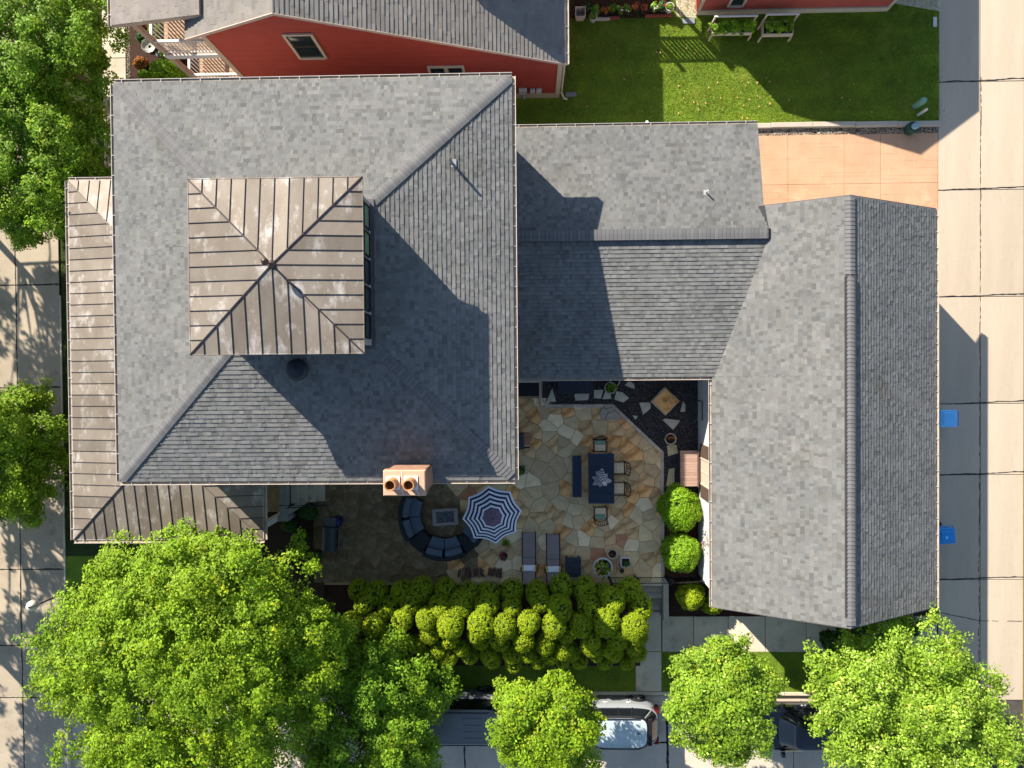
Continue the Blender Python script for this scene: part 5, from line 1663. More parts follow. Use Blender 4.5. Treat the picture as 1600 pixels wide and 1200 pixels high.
zof = lambda f: 2.62 - .42 * (f / R0) ** 1.25
canopy(.20, R0, zof, 6, lambda i: (0 if i % 2 == 0 else 1), [STRW, STRN], 'canopy')
canopy(.01, .34, zof, 6, lambda i: 0, [PLUM], 'vent_cap', .05, .02)
for k in range(tips):
    a = 2 * PI * k / tips
    p0 = tilt @ Vector((0, 0, .28)); p1 = tilt @ Vector((R0 * math.cos(a), R0 * math.sin(a), zof(R0) - 2.32))
    MB().tube([(p0.x, p0.y, p0.z + 2.3), (p1.x, p1.y, p1.z + 2.3)], .008, 5).build('rib', WHITE, um)
MB().tube([(0, 0, .05), (0, 0, 2.6)], .022, 8).build('pole', WHITE, um)
MB().lathe([(.26, 0.015), (.26, .06), (.06, .1), (.04, .3)], (0, 0, 0), 20).build('base', BLACK, um)
tp = tilt @ Vector((0, 0, .4)); MB().ball((tp.x, tp.y, tp.z + 2.3), (.03, .03, .04)).build('finial', BLACK, um)

# curved sectional sofa
sc = U(694, 804, .4)
so = empty('curved_sofa', 'curved black wicker sectional sofa with slate grey cushions round the fire table', 'sofa', (sc[0], sc[1], 0))


def arc_piece(mb, a0, a1, r0, r1, z0, z1, bev=.0, n=6, mi=0):
    a0, a1 = math.radians(-a0), math.radians(-a1)
    if a0 > a1: a0, a1 = a1, a0
    secs = []
    prof = [(r0, z0), (r0, z1 - bev), (r0 + bev, z1), (r1 - bev, z1), (r1, z1 - bev), (r1, z0)]
    vs = []
    for i in range(n + 1):
        a = a0 + (a1 - a0) * i / n
        for r, z in prof: vs.append((r * math.cos(a), r * math.sin(a), z))
    m = len(prof); fs = []
    for i in range(n):
        for k in range(m):
            j = (k + 1) % m
            fs.append((i * m + k, (i + 1) * m + k, (i + 1) * m + j, i * m + j))
    fs.append(tuple(range(m))); fs.append(tuple(range(n * m, (n + 1) * m))[::-1])
    mb.add(vs, [f[::-1] for f in fs], mi)
    return mb


Ri, Ro = .98, 1.83
for a0, a1, split in ((210, 145, 176), (119, 61, 90), (44, -12, 16)):
    fb = MB(); arc_piece(fb, a0, a1, Ri + .02, Ro, .06, .26, n=12); arc_piece(fb, a0, a1, Ro - .16, Ro, .26, .70, .03, n=12)
    fb.build('frame', WICKER, so)
    for b0, b1 in ((a0, split), (split, a1)):
        s_ = .8
        arc_piece(MB(), b0 - s_, b1 + s_, Ri, Ro - .40, .265, .44, .035, 6).build('seat_cushion', CUSH, so)
        arc_piece(MB(), b0 - 2.2, b1 + 2.2, Ro - .43, Ro - .17, .40, .78, .10, 6).build('back_cushion', CUSH, so)
for a0, a1 in ((144, 120), (60, 45)):
    arc_piece(MB(), a0, a1, Ri + .1, Ro - .02, .02, .46, .015, 4).build('wedge_table', WICKER, so)

# fire table
c = U(695.5, 808, .42)
fp = empty('fire_table', 'rectangular grey fire pit table with glass beads inside the sofa curve', 'fire table', (c[0], c[1], 0), math.radians(3))
a, b = .52, .34
mb = MB()
for (x0, x1, y0, y1) in ((-a, a, b - .12, b), (-a, a, -b, -b + .12), (-a, -a + .16, -b + .12, b - .12), (a - .16, a, -b + .12, b - .12)): mb.box(x0, x1, y0, y1, .36, .42, bev=.008)
mb.box(-a + .04, a - .04, -b + .04, b - .04, .01, .358); mb.build('table_body', FPIT, fp)
mb = MB(); mb.box(-a + .16, a - .16, -b + .12, b - .12, .36, .385); mb.build('burner_tray', mat('tray_grey', (.10, .11, .12), rough=.6), fp)
o = pebbles('glass_beads', [(-a + .17, -b + .13), (a - .17, -b + .13), (a - .17, b - .13), (-a + .17, b - .13)], .39, 600, .018, [(.16, .19, .22), (.28, .31, .34), (.05, .07, .09)], parent=fp)

# loungers


def lounger(px0, px1, py0, py1, label):
    x0, y1 = U(px0, py0, .38); x1, y0 = U(px1, py1, .38)
    t = empty('sun_lounger', label, 'sun lounger', ((x0 + x1) / 2, (y0 + y1) / 2, 0), 0, 'sun loungers at the hedge side of the patio')
    a, b = (x1 - x0) / 2, (y1 - y0) / 2
    mb = MB()
    for s_ in (-1, 1): mb.tube([(s_ * a, b + .1, .33), (s_ * a, -b + .6, .33), (s_ * a, -b, .33)], .022, 6)
    for y in (b + .02, 0, -b + .6): mb.tube([(-a, y, .33), (a, y, .33)], .018, 6)
    mb.build('frame', BLACK, t)
    mb = MB()
    vs, fs = [], []
    prof = [(b + .03, .35), (0, .345), (-b + .62, .36), (-b + .3, .47), (-b, .62)]
    for y, z in prof: vs += [(-a + .02, y, z), (a - .02, y, z), (-a + .02, y, z - .025), (a - .02, y, z - .025)]
    for i in range(len(prof) - 1):
        k = i * 4; fs += [(k, k + 1, k + 5, k + 4)[::-1], (k + 2, k + 6, k + 7, k + 3)[::-1], (k, k + 4, k + 6, k + 2)[::-1], (k + 1, k + 3, k + 7, k + 5)[::-1]]
    mb.add(vs, fs); mb.build('sling', TAUPE, t)
    for i, j in ((-1, b - .1), (1, b - .1), (-1, -b + .5), (1, -b + .5)):
        MB().box(i * a - .02, i * a + .02, j - .02, j + .02, .012, .33).build('leg', BLACK, t)
    for s_ in (-1, 1): MB().lathe([(.09, -.025), (.09, .025)], (0, 0, 0), 14).build('wheel', BLACK, t).matrix_local = Matrix.Translation((s_ * (a + .06), -b + .42, .1)) @ Matrix.Rotation(PI / 2, 4, 'Y')
    # pillow lies on the sling
    p = empty('pillow', 'white pillow with yellow fringe on the ' + ('left' if px0 < 840 else 'right') + ' lounger', 'pillow', ((x0 + x1) / 2, (y0 + y1) / 2 - b + .6 - .03, .40), 0, 'pillows on the sun loungers')
    mb = MB(); mb.box(-.22, .22, -.12, .12, .0, .09, bev=.035); mb.build('pillow_cover', PILW, p)
    for s_ in (-1, 1):
        mb = MB()
        for k in range(7): mb.box(s_ * .215, s_ * .29, -.13 + k * .038, -.105 + k * .038, .02, .06 + .01 * (k % 2))
        mb.build('fringe', PILY, p)
    return t


lounger(816, 837, 834, 909, 'left taupe sun lounger nearer the striped umbrella')
lounger(854, 875, 837, 911, 'right taupe sun lounger next to the charcoal side table')

# dining chairs


def make_chair():
    t = empty('dining_chair', 'x', 'chair', (0, 0, 0), 0, 'chairs round the dining table')
    mb = MB()
    for s_ in (-1, 1):
        mb.tube([(s_ * .25, .24, .01), (s_ * .26, .25, .60), (s_ * .26, -.2, .63)], .018, 6)
        mb.tube([(s_ * .25, -.24, .01), (s_ * .26, -.23, .42), (s_ * .26, -.34, .92)], .018, 6)
    mb.tube([(-.26, .25, .42), (.26, .25, .42)], .016, 6)
    mb.build('frame', BLACK, t)
    n = 7
    arc = [(-.26 + .52 * i / 12, -.34 - .07 * math.sin(PI * i / 12), .92) for i in range(13)]
    arcm = [(x * .97, y + .10, .52) for x, y, z in arc]
    MB().tube(arc, .016, 6).build('top_rail', BLACK, t); MB().tube(arcm, .014, 6).build('lower_rail', BLACK, t)
    for i in range(1, 12, 1):
        if i % 2: MB().tube([arcm[i], arc[i]], .013, 5).build('back_slat', BLACK, t)
    MB().box(-.25, .25, -.25, .24, .40, .42).build('seat', BLACK, t)
    cu = MB().box(-.215, .215, -.20, .225, .425, .50, bev=.03).build('cushion', CREAMC, t)
    for i in (-1, 1):
        for j in (-1, 1): MB().lathe([(.018, 0), (.001, .006)], (i * .085, .02 + j * .09, .5), 8).build('button', mat('button_brown', (.28, .17, .1), rough=.8), cu)
    return t


ch = make_chair()
spots = [(937.5, 696, 180, 'dining chair with teal pillow at the gravel end of the table'), (967, 731, 90, 'upper of the two dining chairs right of the table'),
         (967, 763, 88, 'lower of the two dining chairs right of the table'), (938, 802, 1, 'dining chair with teal pillow at the hedge end of the table')]
for i, (px, py, rz, lab) in enumerate(spots):
    o = ch if i == 0 else copy_tree(ch)
    x, y = U(px, py, .45); o.location = (x, y, 0); o.rotation_euler = (0, 0, math.radians(rz)); o['label'] = lab
for i, (px, py, rz, lab) in enumerate(((938, 693, 180, 'teal and cream pillow on the dining chair at the gravel end'), (938, 805, 0, 'teal and cream pillow on the dining chair at the hedge end'))):
    x, y = U(px, py, .55)
    p = MB().box(-.19, .19, -.045, .045, .0, .22, bev=.03).build('chair_pillow', TEALC); p.location = (x, y, .5); p.rotation_euler = (.5, 0, math.radians(rz)); tag(p, lab, 'pillow', 'pillows on the dining chairs')


# pots
def pot(label, px, py, r, h, m=POTC, z=0.0, plant=None, n=14, cat='plant pot', square=False, flowers=None, leafm=LF_GREEN, size=.07, group='plant pots on patio and gravel'):
    x, y = U(px, py, z + h)
    t = empty('plant_pot', label, cat, (x, y, z), 0, group)
    if square:
        mb = MB(); a = r
        for q_ in ((-a, a, a - .05, a), (-a, a, -a, -a + .05), (-a, -a + .05, -a + .05, a - .05), (a - .05, a, -a + .05, a - .05)): mb.box(*q_, .01, h, bev=.01)
        mb.box(-a + .05, a - .05, -a + .05, a - .05, .01, h * .3); mb.build('pot_body', m, t)
        MB().box(-a + .05, a - .05, -a + .05, a - .05, h * .3, h - .05).build('soil', SOIL, t)
    else:
        mb = MB(); mb.lathe([(r * .68, .01), (r * .92, h * .85), (r, h * .86), (r, h), (r * .84, h), (r * .80, h * .8), (.01, h * .78)], (0, 0, 0), 26); mb.build('pot_body', m, t)
        MB().lathe([(r * .81, h * .80), (r * .4, h * .84), (.01, h * .83)], (0, 0, 0), 18).build('soil', SOIL, t)
    if plant:
        rr = np.random.default_rng(int(px * 7 + py))
        C = rr.normal(0, 1, (n, 3)) * np.array([r * .35, r * .35, .05]) + np.array([0, 0, h + .06])
        O = C - np.array([0, 0, h - .1]); O /= np.linalg.norm(O, axis=1, keepdims=True)
        V, Fq, T = leaves(C, O, rr.uniform(.05, .09, n), 14, size, seed=int(px))
        npmesh('plant', V, Fq, leafm, T, t)
    if flowers:
        for k in range(flowers[1]):
            a = rnd.uniform(0, 2 * PI); q_ = r * .85 * math.sqrt(rnd.random()); s_ = rnd.uniform(.02, .04)
            MB().lathe([(s_, 0), (s_ * .5, .015), (.001, .02)], (q_ * math.cos(a), q_ * math.sin(a), h + rnd.uniform(.06, .14)), 6).build('flower', FLOWERS[rnd.choice(flowers[0])], t)
    return t


pot('buff round pot with trailing plant beside the wing wall', 954, 606, .24, .42, plant=1, n=16, z=-.05)
pot('buff empty pot half hidden behind the wing side pot', 961, 596, .20, .40, z=-.05, m=POTW)
pot('buff round pot with brown seedlings in the gravel left of the garage', 1048, 686, .235, .4, plant=1, n=5, leafm=RUST, z=-.05, size=.05)
pot('white square planter next to the iron gate', 977.5, 879, .20, .4, square=True, m=POTW, plant=1, n=8, leafm=LF_DARK)
pot('round buff pot of bare soil near the iron gate', 957, 866, .20, .38, plant=1, n=3, leafm=RUST, size=.04)
pot('largest pale pot overflowing with mixed flowers at the hedge', 942, 887, .40, .45, m=POTW, plant=1, n=46, flowers=((0, 0, 1, 2, 3), 46))
pot('round grey pot of red flowers left of the loungers', 786.5, 869, .20, .38, plant=1, n=5, leafm=LF_DARK, flowers=((4,), 9), m=mat('pot_grey', (.27, .26, .24), (.33, .32, .29), 8, .8))
pot('dark pot with a small plant at the house eave', 813, 735, .21, .4, plant=1, n=8, m=mat('pot_grey2', (.2, .2, .19), rough=.8))
x, y = U(791, 848, .1)
shrub('little light green plant on the flagstones by the striped umbrella', 791, 849, .15, .12, .10, .1, 260, LF_SHRUB, 71, 0.0, size=.06, cat='plant', name='small_plant')

# covered grill half under the east eave
x, y = U(812, 691, .9)
gr = empty('small_grill', 'dark covered grill half hidden under the east eave', 'grill', (x - .12, y, 0), .05)
MB().box(-.42, .30, -.30, .32, .55, .95, bev=.05).build('hood', DARKTABLE, gr); MB().box(.30, .50, -.28, -.22, .7, .74).build('handle', BLACK, gr)
MB().box(-.36, .25, -.26, .28, .01, .55).build('cart', BLACK, gr); MB().tube([(.1, -.3, .75), (-.15, -.52, .7)], .015, 6).build('side_hook', BLACK, gr)
# large grill near the side stair
x, y = U(513, 842, .9)
gr = empty('barrel_grill', 'black barrel grill with steel handle beside the big maple', 'grill', (x, y, 0), -.05)
mb = MB(); n = 12; pts = []
for i in range(n + 1): a = PI * i / n; pts.append((.30 * math.cos(a), .28 * math.sin(a)))
vs = [(px, -.5, .75 + pz) for px, pz in pts] + [(px, .45, .75 + pz) for px, pz in pts]
fs = [(i, i + 1, n + 2 + i, n + 1 + i)[::-1] for i in range(n)] + [tuple(range(n + 1)), tuple(range(n + 1, 2 * n + 2))[::-1]]
mb.add(vs, fs); mb.build('lid', mat('grill_teal_black', (.03, .04, .045), (.045, .055, .06), 6, .4), gr, smooth=False)
MB().box(-.3, .3, -.5, .45, .45, .75).build('firebox', BLACK, gr)
MB().box(-.25, .22, .46, .82, .70, .76).build('side_shelf', mat('shelf_grey', (.08, .09, .1), rough=.5), gr)
mb = MB(); mb.tube([(.28, .40, .85), (.42, .40, .88), (.42, -.40, .88), (.28, -.40, .85)], .016, 6); mb.build('handle', RIM, gr)
for i, j in ((-1, -1), (-1, 1), (1, -1), (1, 1)): MB().box(i * .26 - .025, i * .26 + .025, j * .42 - .025, j * .42 + .025, .01, .45).build('leg', BLACK, gr)
x, y = U(522, 818, .7)
bl = empty('blue_bin', 'round dark blue canister behind the barrel grill', 'canister', (x, y, 0))
MB().lathe([(.20, .01), (.22, .5), (.20, .58), (.10, .64), (.01, .65)], (0, 0, 0), 20).build('canister_body', mat('navy_plastic', (.01, .02, .10), rough=.5), bl)
MB().box(-.05, .05, -.10, .06, .64, .655).build('sticker', WHITE, bl)

# firewood by the hedge
lx0 = X_(716, .1, 890); lx1 = X_(784, .1, 890)
xx = lx0; idx = 0
x, y = U(750, 893, 0)
fw = empty('firewood_pile', 'low pile of split firewood lying against the hedge', 'firewood', (x, y, 0))
while xx < lx1:
    r_ = rnd.uniform(.035, .06); L = rnd.uniform(.28, .42); an = rnd.uniform(-.18, .18) + PI / 2
    if not (X_(758, .1, 890) < xx < X_(763, .1, 890)):
        c = Vector((xx - x, -0.02 + rnd.uniform(-.06, .03), r_ + .012)); d = Vector((math.cos(an), math.sin(an), 0)) * L / 2
        mb = MB(); mb.tube([c - d, c + d], r_, 6, 0, False); mb.lathe([(r_, 0)], (0, 0, -99), 3)
        mb = MB(); mb.tube([c - d, c + d], [r_, r_ * .9], 6); mb.build('log', LOGM if rnd.random() < .75 else LOGE, fw)
    xx += r_ * 1.9
a, b = U(754, 894, .3), U(770, 910, .5)
tag(MB().tube([(a[0], a[1], .25), (b[0], b[1], .55)], .018, 6).build('wooden_stake', mat('bare_wood', (.45, .36, .27), rough=.8)), 'thin pale wooden stake leaning into the hedge by the firewood', 'stake')

# brown bench with slatted seat beside garage wall
bz = .55
x0, y1 = U(1063, 704, bz); x1, y0 = U(1090, 760, bz)
bb = empty('wooden_bench', 'wide brown slatted wooden bench against the cream garage wall', 'bench', ((x0 + x1) / 2, (y0 + y1) / 2, 0))
a, b = (x1 - x0) / 2, (y1 - y0) / 2
n = 13
for i in range(n):
    w = 2 * b / n; MB().box(-a, a, -b + i * w + .003, -b + (i + 1) * w - .003, bz - .04, bz + rnd.uniform(-.002, .002), bev=.004).build('slat', WOODB, bb)
MB().box(-a + .02, a - .02, -b + .02, b - .02, .01, bz - .045).build('bench_body', SHUT, bb)
MB().box(a - .0, a + .04, -b - .02, b + .02, .01, bz + .10).build('back_board', SHUT, bb)

# iron fence, gate and steps down to the walk
zt = 0
s0 = U(1000, 905, .0); stx0, stx1 = X_(993, 0, 920), X_(1036, 0, 920)
steps = empty('garden_steps', 'concrete steps leading down from the iron gate to the south walk', 'steps', ((stx0 + stx1) / 2, s0[1], ZS))
ytop = U(1010, 906, 0)[1]; ybot = U(1010, 952, ZS)[1]
n = 4; dy = (ytop - .25 - ybot) / (n - .0)
wpart(MB().box(stx0, stx1, ytop - .25, ytop + .35, -.9, -.003, bev=.012), 'landing', CONC2, steps)
for i in range(n):
    z = -(i + 1) * .72 / (n + 1)
    wpart(MB().box(stx0 + .002, stx1 - .002, ytop - .25 - (i + 1) * dy, ytop - .25 - i * dy + .03, -.9, z, bev=.012), 'tread', mat('step_tread_%d' % (i % 2), ((.30, .27, .21), (.42, .39, .33))[i % 2], ((.34, .31, .25), (.46, .43, .37))[i % 2], 3, .9, .2, 40), steps)
wpart(MB().box(stx1, stx1 + .22, ybot - .2, ytop + .1, -.9, .06, bev=.012), 'side_wall', mat('step_wall', (.34, .32, .27), (.40, .38, .33), 3, .9, .2, 40), steps)
fe = empty('iron_fence', 'black iron fence with gate between the patio and the south steps', 'fence', (s0[0], ytop + .35, 0))
yf = ytop + .25
pts = [(X_(955, .9, 897), yf - .12), (stx0 - .02, yf - .12), (stx1 + .1, yf - .12), (X_(1098, .9, 900), yf - .05)]
for (a, b) in zip(pts[:-1], pts[1:]):
    for z in (.12, .92): wpart(MB().tube([(a[0], a[1], z), (b[0], b[1], z)], .014, 5), 'rail', BLACK, fe)
    L = abs(b[0] - a[0]); k = int(L / .12)
    for i in range(k):
        f = (i + .5) / k; x = a[0] + (b[0] - a[0]) * f; y = a[1] + (b[1] - a[1]) * f
        wpart(MB().tube([(x, y, .05), (x, y, 1.0)], .008, 5), 'picket', BLACK, fe)
for p in pts: wpart(MB().box(p[0] - .035, p[0] + .035, p[1] - .035, p[1] + .035, -.05, 1.05), 'post', BLACK, fe)
for px, py, z, zbse, lab in ((972, 892, 1.0, -.1, 'small black lantern post beside the white square planter'), (1050, 909, .8, -.1, 'small grey lantern post right of the steps'), (984, 925, 1.5, ZS, 'black lantern rising out of the hedge beside the steps'), (996, 906, .8, -.1, 'black lantern at the top of the steps')):
    x, y = U(px, py, z); t = empty('garden_lantern', lab, 'lantern', (x, y, zbse), 0, 'lanterns near the gate')
    h = z - zbse
    MB().tube([(0, 0, 0), (0, 0, h - .18)], .02, 6).build('post', BLACK, t); MB().box(-.05, .05, -.05, .05, h - .18, h - .02).build('lamp_glass', mat('lantern_glass', (.12, .13, .18), rough=.2), t)
    MB().lathe([(.10, h - .02), (.03, h + .05), (.005, h + .08)], (0, 0, 0), 8).build('cap', BLACK, t)


# ------------------------------------------------------------------ bins, pedestals and small things
def bin_(label, px, py, rz, m, mlid, openl=0.0):
    x, y = U(px, py, .35)
    t = empty('recycling_bin', label, 'recycling bin', (x, y, ZA), rz, 'blue bins in the alley')
    mb = MB()
    vs = []
    for z, a, b in ((.02, .22, .24), (.95, .29, .31)): vs += [(-a, -b, z), (a, -b, z), (a, b, z), (-a, b, z)]
    mb.add(vs, [(3, 2, 1, 0), (0, 1, 5, 4), (1, 2, 6, 5), (2, 3, 7, 6), (3, 0, 4, 7), (4, 5, 6, 7)]); mb.build('bin_body', m, t)
    lid = MB().box(-.32, .32, -.34, .34, .955, 1.03, bev=.03).box(-.24, .22, -.25, .25, 1.031, 1.07, bev=.03).build('lid', mlid, t)
    MB().box(-.10, .02, -.01, .09, 1.071, 1.075).build('lid_label', PALEBLUE, lid)
    mb = MB(); mb.tube([(.30, -.30, .92), (.40, -.28, .97), (.40, .28, .97), (.30, .30, .92)], .018, 8); mb.build('handle', m, t)
    for s_ in (-1, 1):
        w = MB().lathe([(.11, -.03), (.11, .03)], (0, 0, 0), 14).build('wheel', RUBBER, t); w.matrix_local = Matrix.Translation((.26, s_ * .24, .11)) @ Matrix.Rotation(PI / 2, 4, 'X')
    return t


bin_('light blue recycling bin farther up the alley', 1483, 654, 0.0, BLUEB, PALEBLUE)
bin_('deep blue recycling bin nearer the street end of the alley', 1480, 838, PI / 2 + .08, BLUEDK, BLUEDK)

x, y = U(1430, 166, ZL)
t = empty('utility_pedestal', 'pale green utility pedestal standing in the lawn by the alley', 'utility pedestal', (x, y, ZL))
MB().lathe([(.13, 0), (.13, .62), (.11, .68), (.01, .70)], (0, 0, 0), 18).build('pedestal_cover', GREENP, t)
x, y = U(1434, 180, ZL)
t = empty('marker_post', 'slim white marker post beside the pale green pedestal', 'marker post', (x, y, ZL))
MB().lathe([(.055, 0), (.055, .66), (.03, .70), (.001, .71)], (0, 0, 0), 12).build('post', mat('post_white', (.6, .62, .55), rough=.6), t)
x, y = U(1420, 203, ZL)
t = empty('utility_canister', 'dark green round utility canister with pale lid on the retaining curb', 'utility canister', (x, y, ZL))
MB().lathe([(.23, 0), (.23, .35), (.2, .40)], (0, 0, 0), 20).build('canister_body', DKGREENP, t); MB().lathe([(.13, .4), (.13, .5), (.1, .54), (.001, .55)], (.02, 0, 0), 18).build('lid', mat('lid_blue', (.22, .36, .42), rough=.5), t)
# white ring marker
x, y = U(1474, 173, ZA)
mb = MB(); mb.tube([(x + .115 * math.cos(2 * PI * k / 20), y + .115 * math.sin(2 * PI * k / 20), ZA + .02) for k in range(21)], .014, 6, cap=False)
mb.tube([(x, y + .12, ZA + .02), (x - .02, y + .42, ZA + .03)], .010, 6)
tag(mb.build('hoop_hook', WHITE), 'small white metal hoop with a stem lying at the alley edge', 'hoop')
a, b = U(1461, 39, ZL), (X_(1467, .4, 5), U(1467, 3, .4)[1])
mb = MB(); x, y = U(1461, 35, ZL + .02); mb.box(x - .07, x + .07, y - .18, y + .22, ZL, ZL + .03)
tag(mb.build('edge_board', WHITE), 'short white board standing at the lawn corner by the alley', 'board')
mb = MB(); p = poly_px([(1400, -20), (1470, -20), (1470, 18), (1395, 5)], ZL); mb.prism(p, ZL - .2, ZL + .01); struct('corner_pad', mb, CONC2)

# street lamp
x, y = U(28, 957, 4.2); bx_, by_ = U(64, 944, 4.2)
t = empty('street_lamp', 'globe street lamp on a curved arm poking out of the biggest maple', 'street lamp', (bx_, by_, ZS))
lx, ly = x - bx_, y - by_
MB().tube([(0, 0, 0), (0, 0, 3.9)], [.08, .05], 10).build('pole', BLACK, t)
MB().tube([(0, 0, 3.7), (lx * .4, ly * .4, 4.45), (lx * .85, ly * .85, 4.5), (lx, ly, 4.38)], .03, 8).build('arm', BLACK, t)
MB().lathe([(.05, .18), (.14, .14), (.20, 0.0), (.16, -.14), (.05, -.22)], (lx, ly, 4.2), 18).build('lamp_globe', LAMPW, t, smooth=True)

# glass ball stand in the mulch bed
x, y = U(233, 72, .1)
t = empty('glass_bird_bath', 'round clear glass bird bath in the mulch bed by the red house', 'bird bath', (x, y, ZL))
MB().lathe([(.12, 0), (.03, .05), (.03, .6), (.08, .66)], (0, 0, 0), 12).build('stand', RIM, t)
mb = MB(); mb.lathe([(.06, .66), (.22, .70), (.29, .78), (.30, .78), (.23, .68), (.06, .64)], (0, 0, 0), 26); mb.build('glass_bowl', mat('pale_glass', (.50, .50, .45), (.30, .30, .26), 9, .15), t)

# row of pots and planter boxes in front of the fence at the top
rowp = [(917, 12, LF_DARK, None), (930, 15, LF_GREEN, None), (946, 16, RUST, (3, 4)), (957, 13, LF_GREEN, None), (968, 15, LF_PALE, (1,)), (980, 14, LF_GREEN, (1,)), (992, 11, RUST, (3, 4)), (1006, 13, RUST, (4,)), (1022, 12, LF_SHRUB, (1,)), (1035, 11, LF_DARK, (4,))]
descr = ['dark leafy plant next to the beige tub in the potted row', 'green plant second in the potted row', 'rust coloured plant third in the potted row', 'green plant fourth in the potted row', 'pale plant in the middle of the potted row', 'green plant just right of the middle of the potted row', 'orange plant left of the white flowered pot in the row', 'red plant beside the pale green one in the row', 'largest bright green plant in the potted row', 'dark plant at the alley end of the potted row']
mb = MB(); p = poly_px([(889, 29), (1045, 28), (1045, -20), (889, -20)], ZL); mb.prism(p, ZL - .1, ZL + .015); struct('pot_bed', mb, MULCH)
for (px, py, lm, fl), lab in zip(rowp, descr):
    pot(lab, px, py, .17, .28, m=mat('dark_pot', (.05, .03, .025), rough=.8), z=ZL + .02, plant=1, n=16, leafm=lm, flowers=(fl, 7) if fl else None, cat='potted plant', group='potted plants along the top of the lawn', size=.08)
pot('white round pot of greens in front of the potted row', 927, 25, .17, .35, m=POTW, z=ZL, plant=1, n=8, cat='potted plant', group='potted plants along the top of the lawn')
pot('white round pot at the right end of the potted row', 1047, 10, .18, .4, m=POTW, z=ZL, plant=1, n=8, cat='potted plant', group='potted plants along the top of the lawn')
x, y = U(907, 18, ZL + .5)
t = empty('beige_tub', 'square beige tub left of the potted row', 'tub', (x, y, ZL))
mb = MB(); vs = []
for z, a in ((0.01, .15), (.5, .21)): vs += [(-a, -a, z), (a, -a, z), (a, a, z), (-a, a, z)]
vs += [(-.18, -.18, .5), (.18, -.18, .5), (.18, .18, .5), (-.18, .18, .5)] + [(-.13, -.13, .05), (.13, -.13, .05), (.13, .13, .05), (-.13, .13, .05)]
mb.add(vs, [(0, 1, 5, 4), (1, 2, 6, 5), (2, 3, 7, 6), (3, 0, 4, 7), (4, 5, 9, 8), (5, 6, 10, 9), (6, 7, 11, 10), (7, 4, 8, 11), (8, 9, 13, 12), (9, 10, 14, 13), (10, 11, 15, 14), (11, 8, 12, 15), (12, 13, 14, 15)])
mb.build('tub_body', TRIM, t)
for (a, b, y_, lab) in ((922, 953, 29, 'buff timber edging board in front of the potted row'), (1008, 1050, 24, 'red timber edging board at the right of the potted row'), (953, 968, 27, 'short red timber edging board below the potted row')):
    p, q_ = U(a, y_, ZL + .1), U(b, y_, ZL + .1)
    tag(MB().box(p[0], q_[0], p[1] - .06, p[1] + .04, ZL, ZL + .12, bev=.008).build('edging_board', TRIM if a == 922 else mat('red_timber', (.30, .07, .04), rough=.8)), lab, 'edging board')
x, y = U(1076, 33, ZL)
tag(MB().box(x - .25, x + .25, y - .12, y + .1, ZL, ZL + .05, bev=.01).build('splash_block', mat('grey_plastic3', (.22, .24, .25), rough=.7)), 'grey splash block at the left corner of the red garage', 'splash block')
mb = MB(); p = poly_px([(1056, -20), (1090, -20), (1088, 28), (1056, 26)], ZL); mb.prism(p, ZL - .1, ZL + .008); struct('corner_path', mb, CONC2)
for (p0, p1, yt, yb, lab, nb) in ((1113, 1176, 36, 51, 'longer raised planter full of greens at the red garage wall', 6), (1192, 1240, 33, 53, 'shorter raised planter of greens by the red garage wall', 3)):
    zt = ZL + .65
    x0, y1 = U(p0, yt, zt); x1, y0 = U(p1, yb, zt)
    t = empty('raised_planter', lab, 'planter', ((x0 + x1) / 2, (y0 + y1) / 2, ZL), 0, 'raised planters at the red garage')
    a, b = (x1 - x0) / 2, (y1 - y0) / 2
    for q_ in ((-a, a, -b, -b + .04), (-a, a, b - .04, b), (-a, -a + .04, -b + .041, b - .041), (a - .04, a, -b + .041, b - .041)): MB().box(*q_, .42, .65).build('side_board', TRIM, t)
    MB().box(-a + .04, a - .04, -b + .04, b - .04, .42, .6).build('soil', SOIL, t)
    for i, j in ((-1, -1), (-1, 1), (1, -1), (1, 1)): MB().box(i * (a + .0) - .03, i * (a + .0) + .03, j * b - .03, j * b + .03, .01, .42 if j < 0 else 1.15).build('leg', TRIM, t)
    MB().box(-a - .05, a + .05, b - .03, b + .03, 1.15, 1.2).build('top_rail', WHITE, t)
    rr = np.random.default_rng(p0)
    for k in range(nb):
        cxp = -a + (k + .5) * 2 * a / nb
        C = rr.normal(0, 1, (14, 3)) * np.array([.09, .12, .08]) + np.array([cxp, 0, .82]); O = C - np.array([cxp, 0, .5]); O /= np.linalg.norm(O, axis=1, keepdims=True)
        V, Fq, T = leaves(C, O, rr.uniform(.08, .14, 14), 18, .10, seed=p0 + k); npmesh('planter_greens', V, Fq, LF_SHRUB if k % 2 else LF_GREEN, T, t)


